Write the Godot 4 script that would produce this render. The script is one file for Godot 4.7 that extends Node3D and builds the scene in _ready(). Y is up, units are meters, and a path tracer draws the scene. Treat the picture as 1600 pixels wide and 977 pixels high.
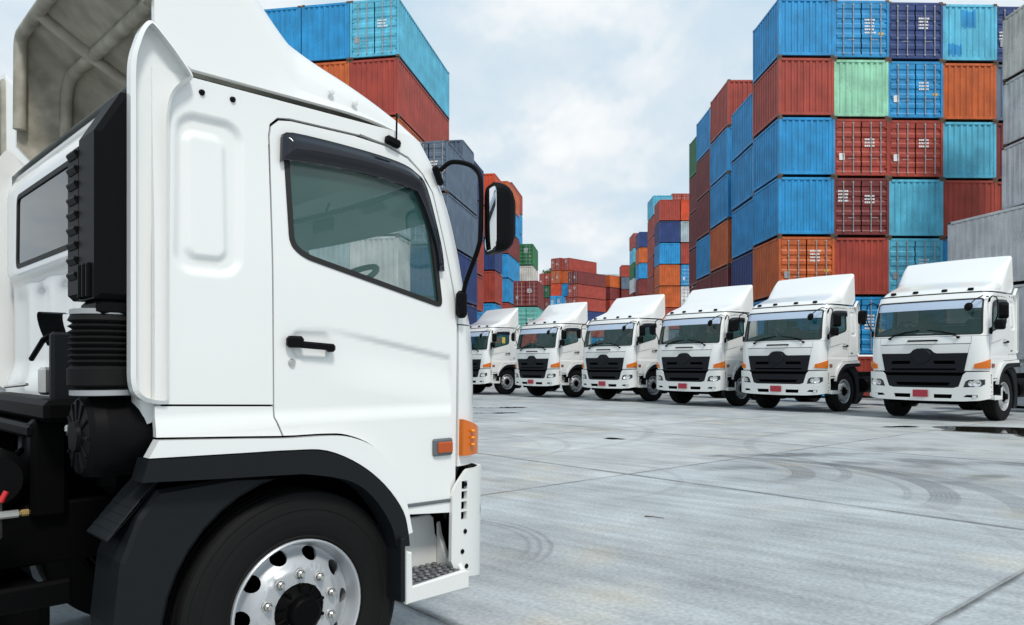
extends Node3D
# Container yard: one cab-over lorry beside the camera, a parked row of the same lorries, stacks of containers behind.

var M := {}
var taken := {}

func _ready() -> void:
	set_view()
	make_materials()
	make_ground()
	make_containers()
	make_far_things()
	make_lorries()
	make_small_things()

func set_view() -> void:
	var cam := Camera3D.new()
	cam.name = "camera"
	add_child(cam)
	cam.position = Vector3(0, 1.4, 0)
	# 1180 px focal length on a 1600 x 977 picture, horizon 83.5 px below its middle (shifted lens)
	cam.set_frustum(0.1 * 977.0 / 1180.0, Vector2(0, 0.1 * 83.5 / 1180.0), 0.1, 900.0)
	cam.current = true
	var env := Environment.new()
	env.background_mode = Environment.BG_SKY
	env.tonemap_mode = Environment.TONE_MAPPER_LINEAR
	env.tonemap_exposure = 1.05
	env.sdfgi_enabled = true
	env.ssao_enabled = true
	env.ssil_enabled = true
	var sky := Sky.new()
	var pano := PanoramaSkyMaterial.new()
	pano.panorama = sky_picture()
	pano.energy_multiplier = 1.0
	sky.sky_material = pano
	env.sky = sky
	var we := WorldEnvironment.new()
	we.name = "sky_environment"
	we.environment = env
	add_child(we)
	var sun := DirectionalLight3D.new()
	sun.name = "sun"
	sun.light_energy = 0.76
	sun.light_color = Color(1.0, 0.975, 0.94)
	sun.light_angular_distance = 10.0
	sun.shadow_enabled = true
	sun.rotation_degrees = Vector3(-54, 22, 0)
	add_child(sun)

func sky_picture() -> ImageTexture:
	var w := 1536
	var hh := 768
	var n := FastNoiseLite.new()
	n.seed = 11
	n.noise_type = FastNoiseLite.TYPE_SIMPLEX_SMOOTH
	n.frequency = 1.0
	n.fractal_type = FastNoiseLite.FRACTAL_FBM
	n.fractal_octaves = 6
	n.fractal_gain = 0.5
	n.domain_warp_enabled = true
	n.domain_warp_amplitude = 0.35
	n.domain_warp_frequency = 0.8
	var im := Image.create(w, hh, false, Image.FORMAT_RGBAF)
	var blue := Color(0.47, 0.655, 0.81)
	var white := Color(0.80, 0.845, 0.875)
	var bright := Color(0.95, 0.965, 0.975)
	for j in hh:
		var el := (0.5 - (j + 0.5) / hh) * PI
		for i in w:
			var az := ((i + 0.5) / w - 0.5) * TAU
			var d := Vector3(sin(az) * cos(el), sin(el), -cos(az) * cos(el))
			var up: float = maxf(d.y, 0.0)
			var k := 1.0 / (up + 0.22)
			var a := n.get_noise_3d(d.x * k * 0.55 + 3.1, d.z * k * 0.55, 1.7)
			var b := n.get_noise_3d(d.x * k * 1.5 - 7.0, d.z * k * 1.5 + 2.0, 9.0)
			var e := n.get_noise_3d(d.x * k * 4.2 + 1.0, d.z * k * 2.6 - 5.0, 4.0)
			var cov := clampf(0.24 * e + 0.62 + a * 0.6 + b * 0.42, 0.0, 1.0)
			cov = lerpf(cov, 0.86, clampf(1.0 - up * 5.0, 0.0, 1.0) * 0.75)
			cov = clampf(cov - 0.30 * smoothstep(0.16, 0.5, up), 0.0, 1.0)
			cov = cov * cov * (3.0 - 2.0 * cov)
			var c := blue.lerp(white, 0.18 + 0.82 * cov)
			c = c.lerp(bright, clampf((b + a * 0.5 + e * 0.6) * 1.5, 0.0, 1.0) * cov * 0.85)
			if d.y < 0.0:
				c = Color(0.42, 0.44, 0.46)
			im.set_pixel(i, j, c)
	return ImageTexture.create_from_image(im)

# ---------------------------------------------------------------- materials
func lin(r: float, g: float, b: float, a := 1.0) -> Color:
	var c := Color(r, g, b).linear_to_srgb()
	c.a = a
	return c

func mat(key: String, c: Color, rough: float, metal := 0.0) -> StandardMaterial3D:
	var m := StandardMaterial3D.new()
	m.resource_name = key
	m.albedo_color = c
	m.roughness = rough
	m.metallic = metal
	M[key] = m
	return m

func noise_picture(sd: int, freq: float, oct: int, lo: Color, hi: Color, size := 512, kind := FastNoiseLite.TYPE_SIMPLEX_SMOOTH) -> ImageTexture:
	var n := FastNoiseLite.new()
	n.seed = sd
	n.frequency = freq
	n.noise_type = kind
	n.fractal_octaves = oct
	var g := n.get_seamless_image(size, size)
	g.convert(Image.FORMAT_L8)
	var src := g.get_data()
	var dst := PackedByteArray()
	dst.resize(size * size * 3)
	for i in size * size:
		var c := lo.lerp(hi, src[i] / 255.0)
		dst[i * 3] = int(c.r * 255.0)
		dst[i * 3 + 1] = int(c.g * 255.0)
		dst[i * 3 + 2] = int(c.b * 255.0)
	return ImageTexture.create_from_image(Image.create_from_data(size, size, false, Image.FORMAT_RGB8, dst))

func weather_picture() -> ImageTexture:
	# paint that has stood outdoors: faded patches, run-down streaks, rust freckles
	var s := 1024
	var a := noise_image(21, 0.006, 4, s)
	var b := noise_image(22, 0.03, 4, s)
	var c := noise_image(23, 0.09, 2, s)
	var dst := PackedByteArray()
	dst.resize(s * s * 3)
	for j in s:
		for i in s:
			var k := j * s + i
			var v := 0.78 + 0.20 * a[k] / 255.0 + 0.17 * (b[(j / 9) * s + i] / 255.0 - 0.5)
			var col := Vector3(v, v, v)
			var rust := clampf((c[k] / 255.0 - 0.76) * 8.0, 0.0, 1.0) * clampf((a[(k + 77777) % (s * s)] / 255.0 - 0.45) * 4.0, 0.0, 1.0)
			col = col.lerp(Vector3(0.40, 0.26, 0.18), rust * 0.75)
			dst[k * 3] = int(clampf(col.x, 0, 1) * 255)
			dst[k * 3 + 1] = int(clampf(col.y, 0, 1) * 255)
			dst[k * 3 + 2] = int(clampf(col.z, 0, 1) * 255)
	return ImageTexture.create_from_image(Image.create_from_data(s, s, false, Image.FORMAT_RGB8, dst))

func noise_image(sd: int, freq: float, oct: int, s: int, kind := FastNoiseLite.TYPE_SIMPLEX_SMOOTH) -> PackedByteArray:
	var n := FastNoiseLite.new()
	n.seed = sd
	n.frequency = freq
	n.noise_type = kind
	n.fractal_octaves = oct
	var g := n.get_seamless_image(s, s)
	g.convert(Image.FORMAT_L8)
	return g.get_data()

func ground_picture() -> ImageTexture:
	# power-floated concrete, 26 m across: cool grey clouds, fine drag streaks, brown tint, tyre marks, damp stains
	var s := 2048
	var span := 26.0
	var big := noise_image(31, 0.0035, 4, s)
	var mid := noise_image(32, 0.014, 5, s)
	var fine := noise_image(33, 0.34, 2, s)
	var streak := noise_image(34, 0.02, 4, s)
	var warm := noise_image(35, 0.0045, 3, s)
	var dst := PackedByteArray()
	dst.resize(s * s * 3)
	var ca := cos(0.72)
	var sa := sin(0.72)
	for j in s:
		for i in s:
			var k := j * s + i
			# streaks drawn out along one slab direction
			var u := int(ca * i + sa * j)
			var v := int(-sa * i + ca * j)
			var st := streak[((v * 3) & 2047) * s + ((u / 4) & 2047)] / 255.0
			var t := 0.69 + 0.13 * (big[k] / 255.0 - 0.5) + 0.11 * (mid[k] / 255.0 - 0.5) + 0.17 * (fine[k] / 255.0 - 0.5) + 0.12 * (st - 0.5)
			var wv := clampf((warm[k] / 255.0 - 0.60) * 4.0, 0.0, 1.0) * clampf((mid[(k + 5555) % (s * s)] / 255.0 - 0.3) * 2.0, 0.0, 1.0)
			var wx := i * span / s - 6.0
			var wd := 26.0 - j * span / s
			var ja := 0.755 * wx + 0.656 * wd - 2.43
			var jb := -0.656 * wx + 0.755 * wd - 1.6
			ja = absf(ja - 5.1 * roundf(ja / 5.1))
			jb = absf(jb - 4.8 * roundf(jb / 4.8))
			var jd := minf(ja, jb * 1.5)
			if jd < 0.06:
				t *= 1.0 - 0.55 * (1.0 - jd / 0.06) * clampf(0.15 + mid[(k + 991) % (s * s)] / 255.0 * 1.2, 0.0, 1.0)
			var r := t * 0.985 + 0.04 * wv
			var g := t * 1.012 + 0.008 * wv
			var b := t * 1.02 - 0.032 * wv
			dst[k * 3] = int(clampf(r, 0, 1) * 255)
			dst[k * 3 + 1] = int(clampf(g, 0, 1) * 255)
			dst[k * 3 + 2] = int(clampf(b, 0, 1) * 255)
	# tyre scuffs: rings and arcs (centre x, centre z, radius, from, to, width, strength), metres
	var rng := RandomNumberGenerator.new()
	rng.seed = 5
	var arcs := [[2.4, -9.3, 2.55, -0.9, 1.3, 0.30, 0.36], [2.4, -9.3, 2.2, -0.8, 1.2, 0.08, 0.20], [2.2, -10.4, 1.7, -1.0, 1.2, 0.30, 0.28], [2.4, -10.6, 2.1, -0.9, 1.0, 0.14, 0.24],
		[2.4, -8.7, 2.95, -0.7, 1.1, 0.30, 0.24], [-0.9, -5.9, 1.2, -0.6, 1.5, 0.05, 0.26], [-0.9, -5.9, 1.12, -0.6, 1.4, 0.04, 0.22], [-0.9, -5.9, 1.03, -0.5, 1.3, 0.04, 0.20],
		[-2.0, -13.5, 3.0, -1.2, 0.8, 0.12, 0.13], [0.2, -9.6, 1.9, -1.3, 0.9, 0.08, 0.12], [6.5, -14.5, 3.6, -1.8, 0.6, 0.2, 0.13], [-3.0, -17.0, 6.0, -1.2, 0.7, 0.2, 0.12], [9.0, -12.0, 5.0, 1.8, 3.6, 0.2, 0.13]]
	for q in 12:
		arcs.append([rng.randf_range(-6, 16), rng.randf_range(-24, -5), rng.randf_range(2.0, 7.0), rng.randf_range(-3, 0), rng.randf_range(0.3, 2.0), rng.randf_range(0.06, 0.2), rng.randf_range(0.05, 0.11)])
	for ar in arcs:
		var steps := int(ar[2] * absf(ar[4] - ar[3]) * s / span * 1.3)
		var hw := int(ar[5] * 0.5 * s / span)
		for q in steps:
			var th: float = lerpf(ar[3], ar[4], q / float(steps))
			var fade: float = minf(1.0, minf(q, steps - q) / (0.2 * steps + 1.0))
			for e in range(-hw, hw + 1):
				var rr: float = ar[2] + e * span / s
				var x := int((ar[0] + rr * cos(th) + 6.0) / span * s) & 2047
				var y := int((ar[1] - rr * sin(th) + 26.0) / span * s) & 2047
				var k := y * s + x
				var grain := fine[k] / 255.0
				var stren: float = ar[6] * fade * clampf(grain * 2.2 - 0.3, 0.0, 1.2) * (0.75 + 0.25 * sin(e * 1.7)) * 0.58
				for c in 3:
					dst[k * 3 + c] = int(dst[k * 3 + c] * (1.0 - stren))
	# damp and oil stains: (x, z, half length, half width, turn, strength)
	var spots := [[4.4, -11.9, 1.5, 0.28, 0.1, 0.30], [5.4, -10.7, 1.0, 0.35, -0.2, 0.20], [6.4, -11.0, 1.3, 0.3, -0.3, 0.18], [3.2, -10.4, 0.9, 0.25, 0.3, 0.14], [6.8, -12.6, 1.1, 0.4, 0.0, 0.16], [5.8, -9.4, 0.7, 0.2, 0.5, 0.18]]
	for sp in spots:
		var R := int(sp[2] * s / span) + 2
		var cx := int((sp[0] + 6.0) / span * s)
		var cy := int((sp[1] + 26.0) / span * s)
		for dy in range(-R, R + 1):
			for dx in range(-R, R + 1):
				var mx: float = dx * span / s
				var my: float = dy * span / s
				var p: float = (mx * cos(sp[4]) - my * sin(sp[4])) / sp[2]
				var q: float = (mx * sin(sp[4]) + my * cos(sp[4])) / sp[3]
				var x := (cx + dx) & 2047
				var y := (cy + dy) & 2047
				var k := y * s + x
				var e: float = p * p + q * q + (mid[k] / 255.0 - 0.5) * 2.4
				if e < 1.0:
					var stren: float = sp[5] * clampf((1.0 - e) * 0.9, 0.0, 1.0) * (0.2 + 1.5 * fine[k] / 255.0 * st_of(streak[k]))
					for c in 3:
						dst[k * 3 + c] = int(dst[k * 3 + c] * (1.0 - stren))
	return ImageTexture.create_from_image(Image.create_from_data(s, s, false, Image.FORMAT_RGB8, dst))

func st_of(v: int) -> float:
	return 0.5 + v / 255.0

func paint(key: String, c: Color) -> void:
	var m := mat(key, c, 0.52)
	m.albedo_texture = M.weather
	m.uv1_triplanar = true
	m.uv1_world_triplanar = true
	m.uv1_scale = Vector3(0.13, 0.13, 0.13)

func make_materials() -> void:
	M.weather = weather_picture()
	var m := mat("white_paint", lin(0.78, 0.79, 0.775), 0.30)
	m.clearcoat_enabled = true
	m.clearcoat = 0.8
	m.clearcoat_roughness = 0.08
	m.roughness_texture = noise_picture(41, 0.01, 4, Color(0.93, 0.93, 0.93), Color(1, 1, 1), 256)
	m.uv1_triplanar = true
	m.uv1_scale = Vector3(0.8, 0.8, 0.8)
	mat("matt_white", lin(0.70, 0.71, 0.69), 0.45)
	m = mat("fibreglass", lin(0.47, 0.44, 0.37), 0.75)
	m.albedo_texture = noise_picture(42, 0.02, 4, Color(0.7, 0.7, 0.68), Color(1, 1, 1), 256)
	m.uv1_triplanar = true
	m = mat("fender_plastic", lin(0.0075, 0.0095, 0.0115), 0.55)
	m.metallic_specular = 0.3
	m.heightmap_enabled = true
	m.heightmap_texture = noise_picture(43, 0.2, 2, Color.BLACK, Color.WHITE, 256)
	m.heightmap_scale = 0.03
	m.uv1_triplanar = true
	m.uv1_scale = Vector3(3, 3, 3)
	mat("black_plastic", lin(0.004, 0.004, 0.0044), 0.48).metallic_specular = 0.2
	mat("chassis_black", lin(0.0028, 0.0028, 0.003), 0.5).metallic_specular = 0.15
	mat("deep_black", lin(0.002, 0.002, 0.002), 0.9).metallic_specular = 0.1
	m = mat("visor_smoke", lin(0.010, 0.012, 0.018), 0.08)
	mat("grille_dark", lin(0.0085, 0.0105, 0.0135), 0.48).metallic_specular = 0.28
	mat("seam_rubber", lin(0.01, 0.01, 0.01), 0.7)
	m = mat("tyre_rubber", lin(0.0075, 0.0075, 0.0075), 0.72)
	m.metallic_specular = 0.28
	m.heightmap_enabled = true
	m.heightmap_texture = noise_picture(44, 0.12, 3, Color.BLACK, Color.WHITE, 256)
	m.heightmap_scale = 0.05
	m.uv1_triplanar = true
	m.uv1_scale = Vector3(2, 2, 2)
	mat("rim_silver", lin(0.46, 0.48, 0.50), 0.40, 0.35)
	mat("steel", lin(0.58, 0.57, 0.54), 0.28, 0.9)
	mat("brass", lin(0.55, 0.36, 0.14), 0.35, 0.9)
	mat("chrome", lin(0.8, 0.8, 0.8), 0.06, 1.0)
	mat("mirror_glass", lin(0.75, 0.78, 0.8), 0.02, 1.0)
	m = mat("window_glass", lin(0.20, 0.62, 0.57, 0.115), 0.02)
	m.transparency = BaseMaterial3D.TRANSPARENCY_ALPHA
	m = mat("windscreen_glass", lin(0.006, 0.055, 0.047, 0.44), 0.02)
	m.transparency = BaseMaterial3D.TRANSPARENCY_ALPHA
	m = mat("dark_glass", lin(0.006, 0.012, 0.016, 0.80), 0.02)
	m.transparency = BaseMaterial3D.TRANSPARENCY_ALPHA
	m = mat("lamp_glass", lin(0.6, 0.62, 0.64, 0.04), 0.03)
	m.transparency = BaseMaterial3D.TRANSPARENCY_ALPHA
	mat("amber_lens", lin(0.62, 0.145, 0.008), 0.12)
	mat("amber_inner", lin(0.85, 0.33, 0.03), 0.25)
	mat("red_amber", lin(0.42, 0.075, 0.012), 0.14)
	mat("plate_red", lin(0.34, 0.018, 0.035), 0.4)
	mat("strip_blue", lin(0.44, 0.53, 0.66), 0.12)
	mat("step_grey", lin(0.13, 0.135, 0.145), 0.5, 0.3)
	mat("trim_grey", lin(0.11, 0.12, 0.13), 0.45)
	mat("cabin_grey", lin(0.20, 0.20, 0.19), 0.8)
	mat("cabin_dark", lin(0.03, 0.03, 0.032), 0.7)
	mat("seat_cloth", lin(0.05, 0.052, 0.056), 0.9)
	mat("lining", lin(0.42, 0.42, 0.40), 0.85)
	mat("paper", lin(0.55, 0.72, 0.72), 0.6)
	mat("sticker_yellow", lin(0.75, 0.55, 0.05), 0.5)
	mat("red_cap", lin(0.55, 0.02, 0.02), 0.4)
	# containers
	paint("b", lin(0.020, 0.350, 0.740))
	paint("n", lin(0.024, 0.060, 0.225))
	paint("r", lin(0.470, 0.066, 0.040))
	paint("m", lin(0.235, 0.034, 0.032))
	paint("o", lin(0.700, 0.145, 0.028))
	paint("k", lin(0.80, 0.090, 0.022))
	paint("s", lin(0.130, 0.600, 0.830))
	paint("t", lin(0.400, 0.830, 0.570))
	paint("g", lin(0.150, 0.215, 0.300))
	paint("w", lin(0.800, 0.800, 0.800))
	paint("l", lin(0.480, 0.590, 0.630))
	paint("e", lin(0.032, 0.225, 0.085))
	paint("c", lin(0.160, 0.560, 0.490))
	paint("u", lin(0.800, 0.765, 0.690))
	paint("frame_rust", lin(0.130, 0.085, 0.055))
	mat("lock_steel", lin(0.36, 0.37, 0.38), 0.5, 0.3)
	mat("marking_white", lin(0.80, 0.80, 0.79), 0.6)
	mat("marking_yellow", lin(0.75, 0.42, 0.03), 0.6)
	# ground
	m = mat("concrete", Color(0.96, 0.96, 0.96), 0.70)
	m.albedo_texture = ground_picture()
	m.uv1_scale = Vector3(1, 1, 1)
	m.heightmap_enabled = true
	m.heightmap_texture = m.albedo_texture
	m.heightmap_scale = 0.25
	m.roughness_texture = noise_picture(46, 0.012, 5, Color(0.72, 0.72, 0.72), Color(1, 1, 1), 512)
	m.metallic_specular = 0.4
	mat("joint_dirt", lin(0.045, 0.043, 0.04), 0.95)
	m = mat("puddle_water", lin(0.020, 0.018, 0.014), 0.03)
	mat("damp_concrete", lin(0.09, 0.09, 0.085), 0.35)
	mat("bark", lin(0.07, 0.05, 0.03), 0.9)
	m = mat("leaf", lin(0.045, 0.10, 0.025), 0.7)
	mat("twig_brown", lin(0.10, 0.06, 0.035), 0.8)

# ---------------------------------------------------------------- shape helpers
func new_st() -> SurfaceTool:
	var st := SurfaceTool.new()
	st.begin(Mesh.PRIMITIVE_TRIANGLES)
	return st

func tri(st: SurfaceTool, a: Vector3, b: Vector3, c: Vector3, na: Vector3, nb: Vector3, nc: Vector3) -> void:
	if (c - a).cross(b - a).dot(na + nb + nc) < 0.0:
		st.set_normal(na); st.add_vertex(a); st.set_normal(nc); st.add_vertex(c); st.set_normal(nb); st.add_vertex(b)
	else:
		st.set_normal(na); st.add_vertex(a); st.set_normal(nb); st.add_vertex(b); st.set_normal(nc); st.add_vertex(c)

func quad(st: SurfaceTool, a: Vector3, b: Vector3, c: Vector3, d: Vector3, hint: Vector3) -> void:
	var n := (c - a).cross(d - b)
	if n.length_squared() < 1e-14:
		return
	n = n.normalized()
	if n.dot(hint) < 0.0:
		n = -n
	tri(st, a, b, c, n, n, n)
	tri(st, a, c, d, n, n, n)

func bx(st: SurfaceTool, c: Vector3, size: Vector3, bev := 0.0, turn := Basis.IDENTITY) -> void:
	var h := size * 0.5
	var k: float = minf(bev, minf(h.x, minf(h.y, h.z)) * 0.95)
	var P := func(sx: int, sy: int, sz: int, ax: int) -> Vector3:
		var v := Vector3(sx * (h.x - k), sy * (h.y - k), sz * (h.z - k))
		v[ax] = [sx, sy, sz][ax] * h[ax]
		return c + turn * v
	for s in [-1, 1]:
		quad(st, P.call(s, -1, -1, 0), P.call(s, 1, -1, 0), P.call(s, 1, 1, 0), P.call(s, -1, 1, 0), turn * Vector3(s, 0, 0))
		quad(st, P.call(-1, s, -1, 1), P.call(1, s, -1, 1), P.call(1, s, 1, 1), P.call(-1, s, 1, 1), turn * Vector3(0, s, 0))
		quad(st, P.call(-1, -1, s, 2), P.call(1, -1, s, 2), P.call(1, 1, s, 2), P.call(-1, 1, s, 2), turn * Vector3(0, 0, s))
	if k <= 0.0:
		return
	for s in [-1, 1]:
		for t in [-1, 1]:
			quad(st, P.call(s, t, -1, 0), P.call(s, t, 1, 0), P.call(s, t, 1, 1), P.call(s, t, -1, 1), turn * Vector3(s, t, 0))
			quad(st, P.call(s, -1, t, 0), P.call(s, 1, t, 0), P.call(s, 1, t, 2), P.call(s, -1, t, 2), turn * Vector3(s, 0, t))
			quad(st, P.call(-1, s, t, 1), P.call(1, s, t, 1), P.call(1, s, t, 2), P.call(-1, s, t, 2), turn * Vector3(0, s, t))
			for u in [-1, 1]:
				var n: Vector3 = (turn * Vector3(s, t, u)).normalized()
				tri(st, P.call(s, t, u, 0), P.call(s, t, u, 1), P.call(s, t, u, 2), n, n, n)

func tube(st: SurfaceTool, pts: Array, r: float, seg := 8, closed := false, r2 := -1.0) -> void:
	var n := pts.size()
	var rings := []
	var nrm := []
	var side := Vector3.ZERO
	for i in n:
		var a: Vector3 = pts[(i - 1 + n) % n] if closed or i > 0 else pts[0]
		var b: Vector3 = pts[(i + 1) % n] if closed or i < n - 1 else pts[n - 1]
		var d := (b - a).normalized()
		if side == Vector3.ZERO:
			side = d.cross(Vector3.UP if absf(d.y) < 0.9 else Vector3.RIGHT).normalized()
		side = (side - d * side.dot(d)).normalized()
		var up := d.cross(side)
		var rr := r if r2 < 0.0 else lerpf(r, r2, i / float(n - 1))
		var ring := []
		var nr := []
		for k in seg:
			var th := TAU * k / seg
			var o := side * cos(th) + up * sin(th)
			ring.append((pts[i] as Vector3) + o * rr)
			nr.append(o)
		rings.append(ring)
		nrm.append(nr)
	for i in (n if closed else n - 1):
		var j := (i + 1) % n
		for k in seg:
			var l := (k + 1) % seg
			tri(st, rings[i][k], rings[j][k], rings[j][l], nrm[i][k], nrm[j][k], nrm[j][l])
			tri(st, rings[i][k], rings[j][l], rings[i][l], nrm[i][k], nrm[j][l], nrm[i][l])
	if not closed:
		for e in [0, n - 1]:
			var d: Vector3 = ((pts[e] as Vector3) - (pts[1 if e == 0 else n - 2] as Vector3)).normalized()
			for k in range(1, seg - 1):
				tri(st, rings[e][0], rings[e][k], rings[e][k + 1], d, d, d)

func lathe(st: SurfaceTool, prof: Array, xf: Transform3D, seg := 24) -> void:
	# profile of (radius, height) turned round the local y axis
	for i in prof.size() - 1:
		var a: Vector2 = prof[i]
		var b: Vector2 = prof[i + 1]
		var d := b - a
		if d.length() < 1e-6:
			continue
		var nn := Vector2(d.y, -d.x).normalized()
		for k in seg:
			var t0 := TAU * k / seg
			var t1 := TAU * (k + 1) / seg
			var e0 := Vector3(cos(t0), 0, sin(t0))
			var e1 := Vector3(cos(t1), 0, sin(t1))
			var up := Vector3.UP
			var n0 := xf.basis * (e0 * nn.x + up * nn.y)
			var n1 := xf.basis * (e1 * nn.x + up * nn.y)
			var a0 := xf * (e0 * a.x + up * a.y)
			var a1 := xf * (e1 * a.x + up * a.y)
			var b0 := xf * (e0 * b.x + up * b.y)
			var b1 := xf * (e1 * b.x + up * b.y)
			if b.x > 1e-6:
				tri(st, a0, b0, b1, n0, n0, n1)
			if a.x > 1e-6:
				tri(st, a0, b1, a1, n0, n1, n1)

func prism(st: SurfaceTool, poly: Array, d0: float, d1: float, to: Callable, bev := 0.0) -> void:
	# outline (a, b) drawn out from depth d0 to d1 (d1 is the face with the bevel); to(a, b, d) gives the point
	var p := PackedVector2Array(poly)
	if Geometry2D.is_polygon_clockwise(p):
		p.reverse()
	var n := p.size()
	var ins := PackedVector2Array()
	for i in n:
		var e0 := (p[i] - p[(i - 1 + n) % n]).normalized()
		var e1 := (p[(i + 1) % n] - p[i]).normalized()
		var nn := Vector2(-e0.y - e1.y, e0.x + e1.x)
		nn = nn.normalized() / maxf(0.5, nn.length() * 0.5)
		ins.append(p[i] + nn * bev)
	var sg := signf(d1 - d0)
	var mid: Vector3 = to.call(p[0].x, p[0].y, (d0 + d1) / 2)
	var out: Vector3 = (to.call(p[0].x, p[0].y, d1) - to.call(p[0].x, p[0].y, d0)).normalized()
	var tr := Geometry2D.triangulate_polygon(ins)
	for i in range(0, tr.size(), 3):
		tri(st, to.call(ins[tr[i]].x, ins[tr[i]].y, d1), to.call(ins[tr[i + 1]].x, ins[tr[i + 1]].y, d1), to.call(ins[tr[i + 2]].x, ins[tr[i + 2]].y, d1), out, out, out)
	tr = Geometry2D.triangulate_polygon(p)
	for i in range(0, tr.size(), 3):
		tri(st, to.call(p[tr[i]].x, p[tr[i]].y, d0), to.call(p[tr[i + 1]].x, p[tr[i + 1]].y, d0), to.call(p[tr[i + 2]].x, p[tr[i + 2]].y, d0), -out, -out, -out)
	for i in n:
		var j := (i + 1) % n
		var e := p[j] - p[i]
		var q := (p[i] + p[j]) / 2 + Vector2(e.y, -e.x).normalized() * 0.01
		var hint: Vector3 = to.call(q.x, q.y, d0) - to.call((p[i].x + p[j].x) / 2, (p[i].y + p[j].y) / 2, d0)
		quad(st, to.call(p[i].x, p[i].y, d0), to.call(p[j].x, p[j].y, d0), to.call(p[j].x, p[j].y, d1 - sg * bev), to.call(p[i].x, p[i].y, d1 - sg * bev), hint)
		if bev > 0.0:
			quad(st, to.call(p[i].x, p[i].y, d1 - sg * bev), to.call(p[j].x, p[j].y, d1 - sg * bev), to.call(ins[j].x, ins[j].y, d1), to.call(ins[i].x, ins[i].y, d1), hint + out * 0.01)

func dense(pts: Array, step: float, closed := true) -> PackedVector2Array:
	var out := PackedVector2Array()
	var n := pts.size()
	for i in (n if closed else n - 1):
		var a: Vector2 = pts[i]
		var b: Vector2 = pts[(i + 1) % n]
		var k: int = maxi(1, int(ceil(a.distance_to(b) / step)))
		for j in k:
			out.append(a.lerp(b, j / float(k)))
	if not closed:
		out.append(pts[n - 1])
	return out

func smooth_line(pts: Array, sub := 6) -> Array:
	# open Catmull-Rom through the points
	var out := []
	var n := pts.size()
	for i in n - 1:
		var p0: Vector2 = pts[maxi(i - 1, 0)]
		var p1: Vector2 = pts[i]
		var p2: Vector2 = pts[i + 1]
		var p3: Vector2 = pts[mini(i + 2, n - 1)]
		for j in sub:
			out.append(p1.cubic_interpolate(p2, p0, p3, j / float(sub)))
	out.append(pts[n - 1])
	return out

func rounded(pts: Array, r: float, sub := 5) -> Array:
	# rounds every corner of a closed outline
	var out := []
	var n := pts.size()
	for i in n:
		var p: Vector2 = pts[i]
		var a: Vector2 = pts[(i - 1 + n) % n]
		var b: Vector2 = pts[(i + 1) % n]
		var ra: float = minf(r, p.distance_to(a) * 0.45)
		var rb: float = minf(r, p.distance_to(b) * 0.45)
		var pa := p + (a - p).normalized() * ra
		var pb := p + (b - p).normalized() * rb
		for k in sub + 1:
			var t := k / float(sub)
			out.append(pa.lerp(p, t).lerp(p.lerp(pb, t), t))
	return out

func ring2(c: Vector2, rx: float, ry: float, n := 20) -> PackedVector2Array:
	var o := PackedVector2Array()
	for i in n:
		o.append(c + Vector2(cos(TAU * i / n) * rx, sin(TAU * i / n) * ry))
	return o

func patch(st: SurfaceTool, poly: PackedVector2Array, holes: Array, fn: Callable, cell: float, depth: float, sg: float) -> void:
	# a piece of the curved surface fn(a, b) cut to an outline, its rim turned in by depth
	var lo := poly[0]
	var hi := poly[0]
	for p in poly:
		lo = lo.min(p)
		hi = hi.max(p)
	var nx: int = maxi(1, int(ceil((hi.x - lo.x) / cell)))
	var ny: int = maxi(1, int(ceil((hi.y - lo.y) / cell)))
	var sx := (hi.x - lo.x) / nx
	var sy := (hi.y - lo.y) / ny
	var nrm := func(p: Vector2) -> Vector3:
		var e := 0.004
		var a: Vector3 = fn.call(p.x + e, p.y) - fn.call(p.x - e, p.y)
		var b: Vector3 = fn.call(p.x, p.y + e) - fn.call(p.x, p.y - e)
		return a.cross(b).normalized() * sg
	for i in nx:
		for j in ny:
			var o := lo + Vector2(i * sx, j * sy)
			var rect := PackedVector2Array([o, o + Vector2(sx, 0), o + Vector2(sx, sy), o + Vector2(0, sy)])
			var parts: Array = Geometry2D.intersect_polygons(poly, rect)
			for hl in holes:
				var next := []
				for pc in parts:
					for r in Geometry2D.clip_polygons(pc, hl):
						if not Geometry2D.is_polygon_clockwise(r):
							next.append(r)
				parts = next
			for pc in parts:
				var tr := Geometry2D.triangulate_polygon(pc)
				var vs := []
				var ns := []
				for v in pc:
					vs.append(fn.call(v.x, v.y))
					ns.append(nrm.call(v))
				for k in range(0, tr.size(), 3):
					tri(st, vs[tr[k]], vs[tr[k + 1]], vs[tr[k + 2]], ns[tr[k]], ns[tr[k + 1]], ns[tr[k + 2]])
	if depth <= 0.0:
		return
	var loops := [poly]
	loops.append_array(holes)
	for li in loops.size():
		var lp := dense(Array(loops[li]), cell * 1.5)
		var n := lp.size()
		var ccw := not Geometry2D.is_polygon_clockwise(lp)
		for i in n:
			var a := lp[i]
			var b := lp[(i + 1) % n]
			var pa: Vector3 = fn.call(a.x, a.y)
			var pb: Vector3 = fn.call(b.x, b.y)
			var e := b - a
			var o2 := Vector2(e.y, -e.x).normalized() * (0.01 if (ccw == (li == 0)) else -0.01)
			var m := (a + b) / 2
			quad(st, pa, pb, pb - nrm.call(b) * depth, pa - nrm.call(a) * depth, fn.call(m.x + o2.x, m.y + o2.y) - fn.call(m.x, m.y))

func put(st: SurfaceTool, called: String, m: String, parent: Node) -> MeshInstance3D:
	var o := MeshInstance3D.new()
	o.name = called
	o.mesh = st.commit()
	o.material_override = M[m]
	parent.add_child(o, true)
	return o

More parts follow.
